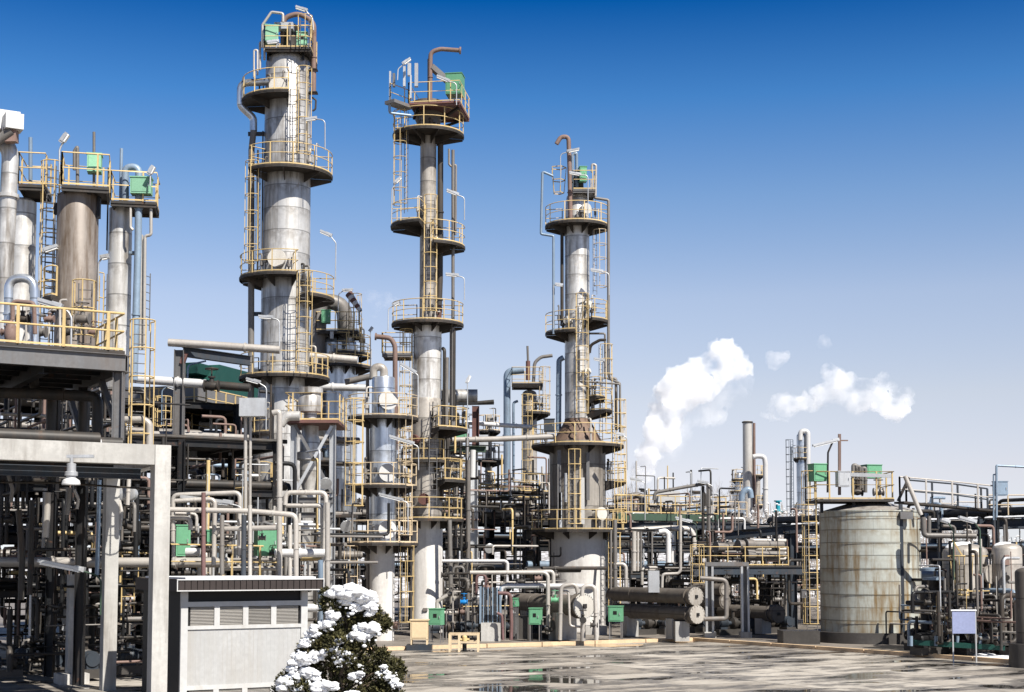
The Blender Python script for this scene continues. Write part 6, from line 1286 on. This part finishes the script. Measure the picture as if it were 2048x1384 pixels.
for k in range(2600):
    if k % 3: px, d_ = rg.uniform(1440, 1660), rg.uniform(112, 150); hmax = Z(rg.uniform(1000, 1050), d_)
    else: px, d_ = rg.uniform(1640, 2048), rg.uniform(92, 118); hmax = Z(rg.uniform(1035, 1090), d_)
    q = P(px, 1125, d_); z_ = rg.uniform(.3, 1) * hmax; d0_ = Vector((rg.uniform(-.4, .4), rg.uniform(-.4, .4), 1)); ug.tube([(q.x, q.y, max(0, z_ - 2)), (q.x + d0_.x, q.y + d0_.y, z_)], .025, 3, 0, False)
    for m_ in range(2):
        c_ = Vector((q.x + d0_.x * rg.random() + rg.uniform(-.3, .3), q.y + d0_.y * rg.random(), z_ - rg.random() * 1.6)); s_ = rg.uniform(.06, .18)
        sg_.add([c_ + Vector((-s_, 0, 0)), c_ + Vector((0, -s_, .3 * s_)), c_ + Vector((s_, 0, 0)), c_ + Vector((0, s_, 0)), c_ + Vector((0, 0, s_ * .8))], [(0, 1, 4), (1, 2, 4), (2, 3, 4), (3, 0, 4), (3, 2, 1, 0)])
ug.build('undergrowth', barkl, kind='stuff'); sg_.build('snow_on_undergrowth', snow, kind='stuff')
# steam
def steam_mat(name, dens, edge=.42, sc=.24):
    m = bpy.data.materials.new(name); m.use_nodes = True; nt = m.node_tree; nt.nodes.clear(); o = nt.nodes.new('ShaderNodeOutputMaterial'); v = nt.nodes.new('ShaderNodeVolumePrincipled')
    v.inputs['Color'].default_value = (.995, .995, .995, 1); v.inputs['Anisotropy'].default_value = -.15; nt.links.new(v.outputs[0], o.inputs['Volume'])
    tc = nt.nodes.new('ShaderNodeTexCoord'); n = nt.nodes.new('ShaderNodeTexNoise'); n.inputs['Scale'].default_value = sc; n.inputs['Detail'].default_value = 5; n.inputs['Roughness'].default_value = .62; nt.links.new(tc.outputs['Object'], n.inputs[0])
    r = nt.nodes.new('ShaderNodeMapRange'); r.inputs[1].default_value = edge; r.inputs[2].default_value = edge + .26; r.inputs[4].default_value = dens; nt.links.new(n.outputs[0], r.inputs[0]); nt.links.new(r.outputs[0], v.inputs['Density']); return m
from mathutils import noise as mn
def puff(mb, c, r, seed, sub=3, sq=1.0):
    import bmesh
    bm = bmesh.new(); bmesh.ops.create_icosphere(bm, subdivisions=sub, radius=1.0)
    vs_ = []
    for v in bm.verts:
        n_ = v.co.normalized(); k = 1 + .34 * mn.noise(n_ * 1.7 + Vector((seed, 0, 0))) + .24 * mn.noise(n_ * 3.7 + Vector((0, seed, 0))) + .16 * mn.noise(n_ * 8 + Vector((0, 0, seed))) + .08 * mn.noise(n_ * 16 + Vector((seed, 0, seed)))
        vs_.append(Vector(c) + Vector((n_.x, n_.y, n_.z * sq)) * r * k)
    mb.add(vs_, [[v.index for v in f.verts] for f in bm.faces], True); bm.free()
D_ = 230; rs = random.Random(21)
tx1 = bpy.data.textures.new('billow', 'CLOUDS'); tx1.noise_scale = 3.2; tx1.noise_depth = 4
tx2 = bpy.data.textures.new('curl', 'CLOUDS'); tx2.noise_scale = .9; tx2.noise_depth = 3
def plume(label, spine, mat_, extra, vox=.35, big=3.4, fine=1.3):
    mb = MB()
    for i, (x, y, r) in enumerate(spine):
        for k in range(extra): c_ = P(x + rs.uniform(-.6, .6) * r, y + rs.uniform(-.55, .55) * r, D_ + rs.uniform(-.5, .5) * r * S(D_)); puff(mb, c_, r * S(D_) * rs.uniform(.35, .7), rs.uniform(0, 60), 3)
        puff(mb, P(x, y, D_), r * S(D_) * .92, rs.uniform(0, 60), 3)
    o = mb.build('steam_plume', mat_, None, label=label, cat='steam')
    md = o.modifiers.new('merge', 'REMESH'); md.mode = 'VOXEL'; md.voxel_size = vox; md.use_smooth_shade = True
    for t_, s_ in ((tx1, big), (tx2, fine)):
        d = o.modifiers.new('billow', 'DISPLACE'); d.texture = t_; d.texture_coords = 'LOCAL'; d.strength = s_; d.mid_level = .5
    return o
plume('billowing white steam plume rising beside the wide based column', [(1292, 940, 22), (1302, 905, 28), (1318, 865, 38), (1340, 830, 34), (1358, 790, 42), (1385, 765, 46), (1418, 745, 36), (1445, 716, 38), (1475, 735, 28), (1492, 742, 18)], steam_mat('dense_steam', .8, .385), 6)
plume('thin grey veil of steam trailing under the billowing plume', [(1275, 950, 18), (1340, 880, 40), (1400, 815, 50), (1455, 775, 40), (1490, 760, 24)], steam_mat('thin_steam', .16, .45), 4, .5)
plume('small white steam cloud drifting above the chimney', [(1528, 828, 12), (1545, 822, 22), (1575, 812, 28), (1605, 806, 26), (1632, 800, 18)], steam_mat('drifting_steam', .5, .41), 5)
plume('long white steam cloud drifting above the tank', [(1650, 790, 26), (1680, 775, 36), (1720, 790, 34), (1760, 795, 36), (1795, 812, 30), (1772, 762, 18)], steam_mat('drifting_steam_wide', .45, .41), 6)
plume('little wisp of steam above the billowing plume', [(1552, 722, 17), (1570, 718, 16)], steam_mat('wisp_steam', .3, .36), 4)
plume('faint topmost wisp of steam in the sky', [(1652, 684, 10), (1660, 692, 9)], steam_mat('faint_steam', .3, .40, .3), 3)
plume('faint puff of steam between the tallest column and the slim one', [(750, 605, 24), (775, 600, 20)], steam_mat('fading_steam', .14, .46), 4)

# ================================================================ snow laden juniper
JD = 37.5; jq = P(680, 1125, JD); jq.z = 0; rj = random.Random(5)
JN = thing('juniper_shrub', 'bushy dark green juniper laden with fresh snow beside the shed', 'shrub', jq)
needle = M('juniper_needles', (.052, .050, .020), .8, 0, .45, 3); needle2 = M('juniper_needle_tips', (.12, .108, .042), .8, 0, .35, 3)
lumps = [(700, 1205, 26), (665, 1210, 22), (725, 1225, 26), (745, 1235, 13), (690, 1240, 26), (715, 1262, 28), (660, 1262, 24), (640, 1285, 26), (620, 1300, 20), (680, 1290, 34), (728, 1283, 17), (756, 1256, 12), (700, 1320, 40), (650, 1325, 30), (610, 1340, 26), (580, 1362, 22), (600, 1375, 30), (650, 1370, 34), (700, 1370, 40), (726, 1340, 22), (768, 1338, 15), (780, 1355, 20), (770, 1385, 30), (740, 1400, 40), (680, 1420, 50), (610, 1420, 40), (560, 1390, 16), (752, 1308, 13), (766, 1244, 9), (772, 1250, 7), (790, 1330, 12), (765, 1312, 10), (797, 1345, 9), (748, 1222, 8), (655, 1188, 8), (640, 1262, 12), (600, 1330, 14)]
trk = MB(); trk.tube([jq, jq + Vector((.1, 0, 1.2)), P(695, 1260, JD), P(700, 1205, JD)], lambda t: .13 - .09 * t, 8, .4)
for (x, y, r) in lumps: c_ = P(x, y, JD); trk.tube([Vector((jq.x + (c_.x - jq.x) * .15, JD, max(.4, c_.z * .55))), (Vector((jq.x, JD, c_.z)) + c_ * 2) / 3 - UP * .15, c_], .022, 4, .2, False)
trk.build('trunk', bark, JN)
def tuft(mb, c, ax, ln, rr):
    ax = ax.normalized(); x_, y_, _ = frame(ax)
    for i in range(9):
        a_ = rr.uniform(0, math.tau); t = rr.uniform(.0, 1); p_ = c + ax * ln * t; e = (ax * .9 + (x_ * math.cos(a_) + y_ * math.sin(a_)) * rr.uniform(.4, .9)).normalized(); s_ = e.cross(ax + x_ * .01).normalized() * ln * .17; tip = p_ + e * ln * rr.uniform(.35, .6)
        mb.add([p_ - s_, p_ + s_, tip + s_ * .4, tip - s_ * .4], [(0, 1, 2, 3)])
cr1, cr2 = MB(), MB(); tops = []
for li, (x, y, r) in enumerate(lumps):
    rm = r * S(JD); c = P(x, y, JD) + Vector((0, rj.uniform(-.5, .4) * min(1, rm * 2), 0)); tops.append((c, rm)); n_ = int(90 + 190 * (r / 25) ** 2)
    for k in range(n_):
        d_ = Vector((rj.gauss(0, 1), rj.gauss(0, 1), rj.gauss(.1, .9))).normalized(); q = c + Vector((d_.x * rm * 1.1, d_.y * rm * 1.1, d_.z * rm * .8)) * rj.uniform(.35, 1.0) ** .6
        tuft(cr1 if rj.random() < .74 else cr2, q, d_ + UP * .55 + Vector((.25 if x > 680 else -.25, 0, 0)), rj.uniform(.07, .13), rj)
cr1.build('crown', needle, JN); cr2.build('crown_tips', needle2, JN)
SNOWL = [(672, 1186, 14), (690, 1183, 17), (708, 1189, 17), (724, 1197, 15), (737, 1206, 11), (700, 1199, 14), (682, 1200, 13), (742, 1217, 9), (740, 1226, 8), (660, 1235, 10), (650, 1247, 12), (668, 1228, 9), (722, 1256, 11), (736, 1257, 13), (745, 1266, 11), (712, 1272, 13), (725, 1272, 11), (706, 1268, 9), (678, 1284, 9), (628, 1258, 9), (622, 1268, 9), (614, 1280, 9), (634, 1268, 7), (618, 1318, 12), (634, 1312, 11), (650, 1305, 10), (664, 1301, 10), (680, 1303, 10), (690, 1308, 9), (675, 1322, 8), (700, 1320, 7), (604, 1345, 16), (590, 1356, 12), (565, 1362, 10), (572, 1372, 12), (620, 1345, 12), (630, 1352, 11), (585, 1375, 14), (640, 1376, 14), (655, 1370, 12), (668, 1374, 10), (712, 1352, 9), (718, 1348, 7), (768, 1335, 6), (774, 1343, 7), (780, 1352, 9), (790, 1362, 9), (796, 1370, 7), (762, 1350, 5), (610, 1292, 10), (600, 1312, 10), (590, 1326, 9), (583, 1338, 8), (700, 1228, 5), (715, 1215, 9), (757, 1345, 4), (722, 1332, 4), (640, 1388, 12), (700, 1390, 12)]
for x, y, r in SNOWL:                                   # each pillow of snow is a part of its own
    sm = MB(); r *= 1.3
    for k in range(5):
        c = P(x + rj.uniform(-.7, .7) * r, y + rj.uniform(-.4, .35) * r, JD - .22 - rj.uniform(0, .25)); puff(sm, c, r * S(JD) * rj.uniform(.45, .9), rj.uniform(0, 50), 3, .6)
    for k in range(4): c = P(x + rj.uniform(-1.2, 1.2) * r, y + rj.uniform(-.3, 1.2) * r, JD - .36 - rj.uniform(0, .15)); puff(sm, c, r * S(JD) * rj.uniform(.15, .3), rj.uniform(0, 50), 2, .8)
    sm.build('snow_pillow', snow, JN)
# ================================================================ the tangle: the largest of the many small pipes as things, the rest as one mass
CL_N = 150
def seen_size(c):
    pts = c[1]; s_ = 0
    for a, b in zip(pts, pts[1:]):
        for k in range(3):
            q = a + (b - a) * (k + .5) / 3
            if q.y < 5: continue
            x = 1024 + q.x * FPX / q.y; y = HORIZON - (q.z - CAMH) * FPX / q.y
            if not (0 < x < 2048 and 0 < y < 1384): continue
            eye = Vector((0, 0, CAMH)); d = (q - eye); ok, loc, *_r = SC.ray_cast(DG, eye, d.normalized(), distance=d.length - c[2] * 1.5)
            s_ += (1.0 if not ok else .02) * (b - a).length / 3 / q.y * c[2] / q.y
    return s_
SC.view_layers[0].update(); DG = bpy.context.evaluated_depsgraph_get()
CLUTTER.sort(key=seen_size, reverse=True)
for label, pts, r, mat, group, bend, n in CLUTTER[:CL_N]: pipe(label, pts, r, mat, group, bend, n=n)
rest = CLUTTER[CL_N:]; rk = random.Random(77)
def loose(n, x0, x1, y0, y1, d0, d1, rmax=.08, lmax=4.0, light=.12):
    """small bore tubing, brackets and cable that fill the shaded interior"""
    for i in range(n):
        d = rk.uniform(d0, d1); a = P(rk.uniform(x0, x1), rk.uniform(y0, y1), d); r = rk.uniform(.02, rmax); m = rk.choice((pipe_light, steel_light, yellow)) if rk.random() < light else rk.choice((pipe_dark, pipe_black, pipe_dark, pipe_grey, steel_dark, pipe_rust))
        if rk.random() < .5: p = [a, a + UP * rk.uniform(.6, lmax * .7)]
        else: p = [a, a + rk.choice((U, V, -V)) * rk.uniform(.6, lmax)]
        if rk.random() < .6: p.append(p[-1] + (rk.choice((U, -U, V)) if abs(p[1].z - p[0].z) > .3 else UP * rk.choice((-1, 1))) * rk.uniform(.3, 1.5))
        if min(q.z for q in p) < .12: continue
        rest.append(('', p, r, m, None, None, 6))
loose(480, -40, 340, 930, 1330, 49, 66, light=.05); loose(170, -40, 250, 775, 900, 50, 76, light=.06); loose(120, 330, 560, 880, 1120, 62, 80); loose(170, 640, 1110, 1020, 1262, 78, 90); loose(120, 780, 940, 850, 1060, 80, 90, light=.25); loose(190, 1215, 1620, 1050, 1265, 82, 94); loose(120, 1860, 2048, 1185, 1285, 60.5, 68); loose(40, 1850, 2048, 1080, 1200, 68.5, 72); loose(70, 340, 650, 1040, 1150, 50, 58, light=.5); loose(70, 940, 1110, 960, 1060, 90, 98, light=.3); loose(60, 1230, 1440, 990, 1050, 92, 98, light=.4)
ms = []; big = MB(); mi = []
for label, pts, r, mat, group, bend, n in rest:
    k = len(big.f); big.tube(pts, r, 6, bend, seg=3)
    if mat not in ms: ms.append(mat)
    mi += [ms.index(mat)] * (len(big.f) - k)
o = big.build('small_pipework', ms[0], kind='stuff')
for m in ms[1:]: o.data.materials.append(m)
o.data.polygons.foreach_set('material_index', mi); o.data.update()
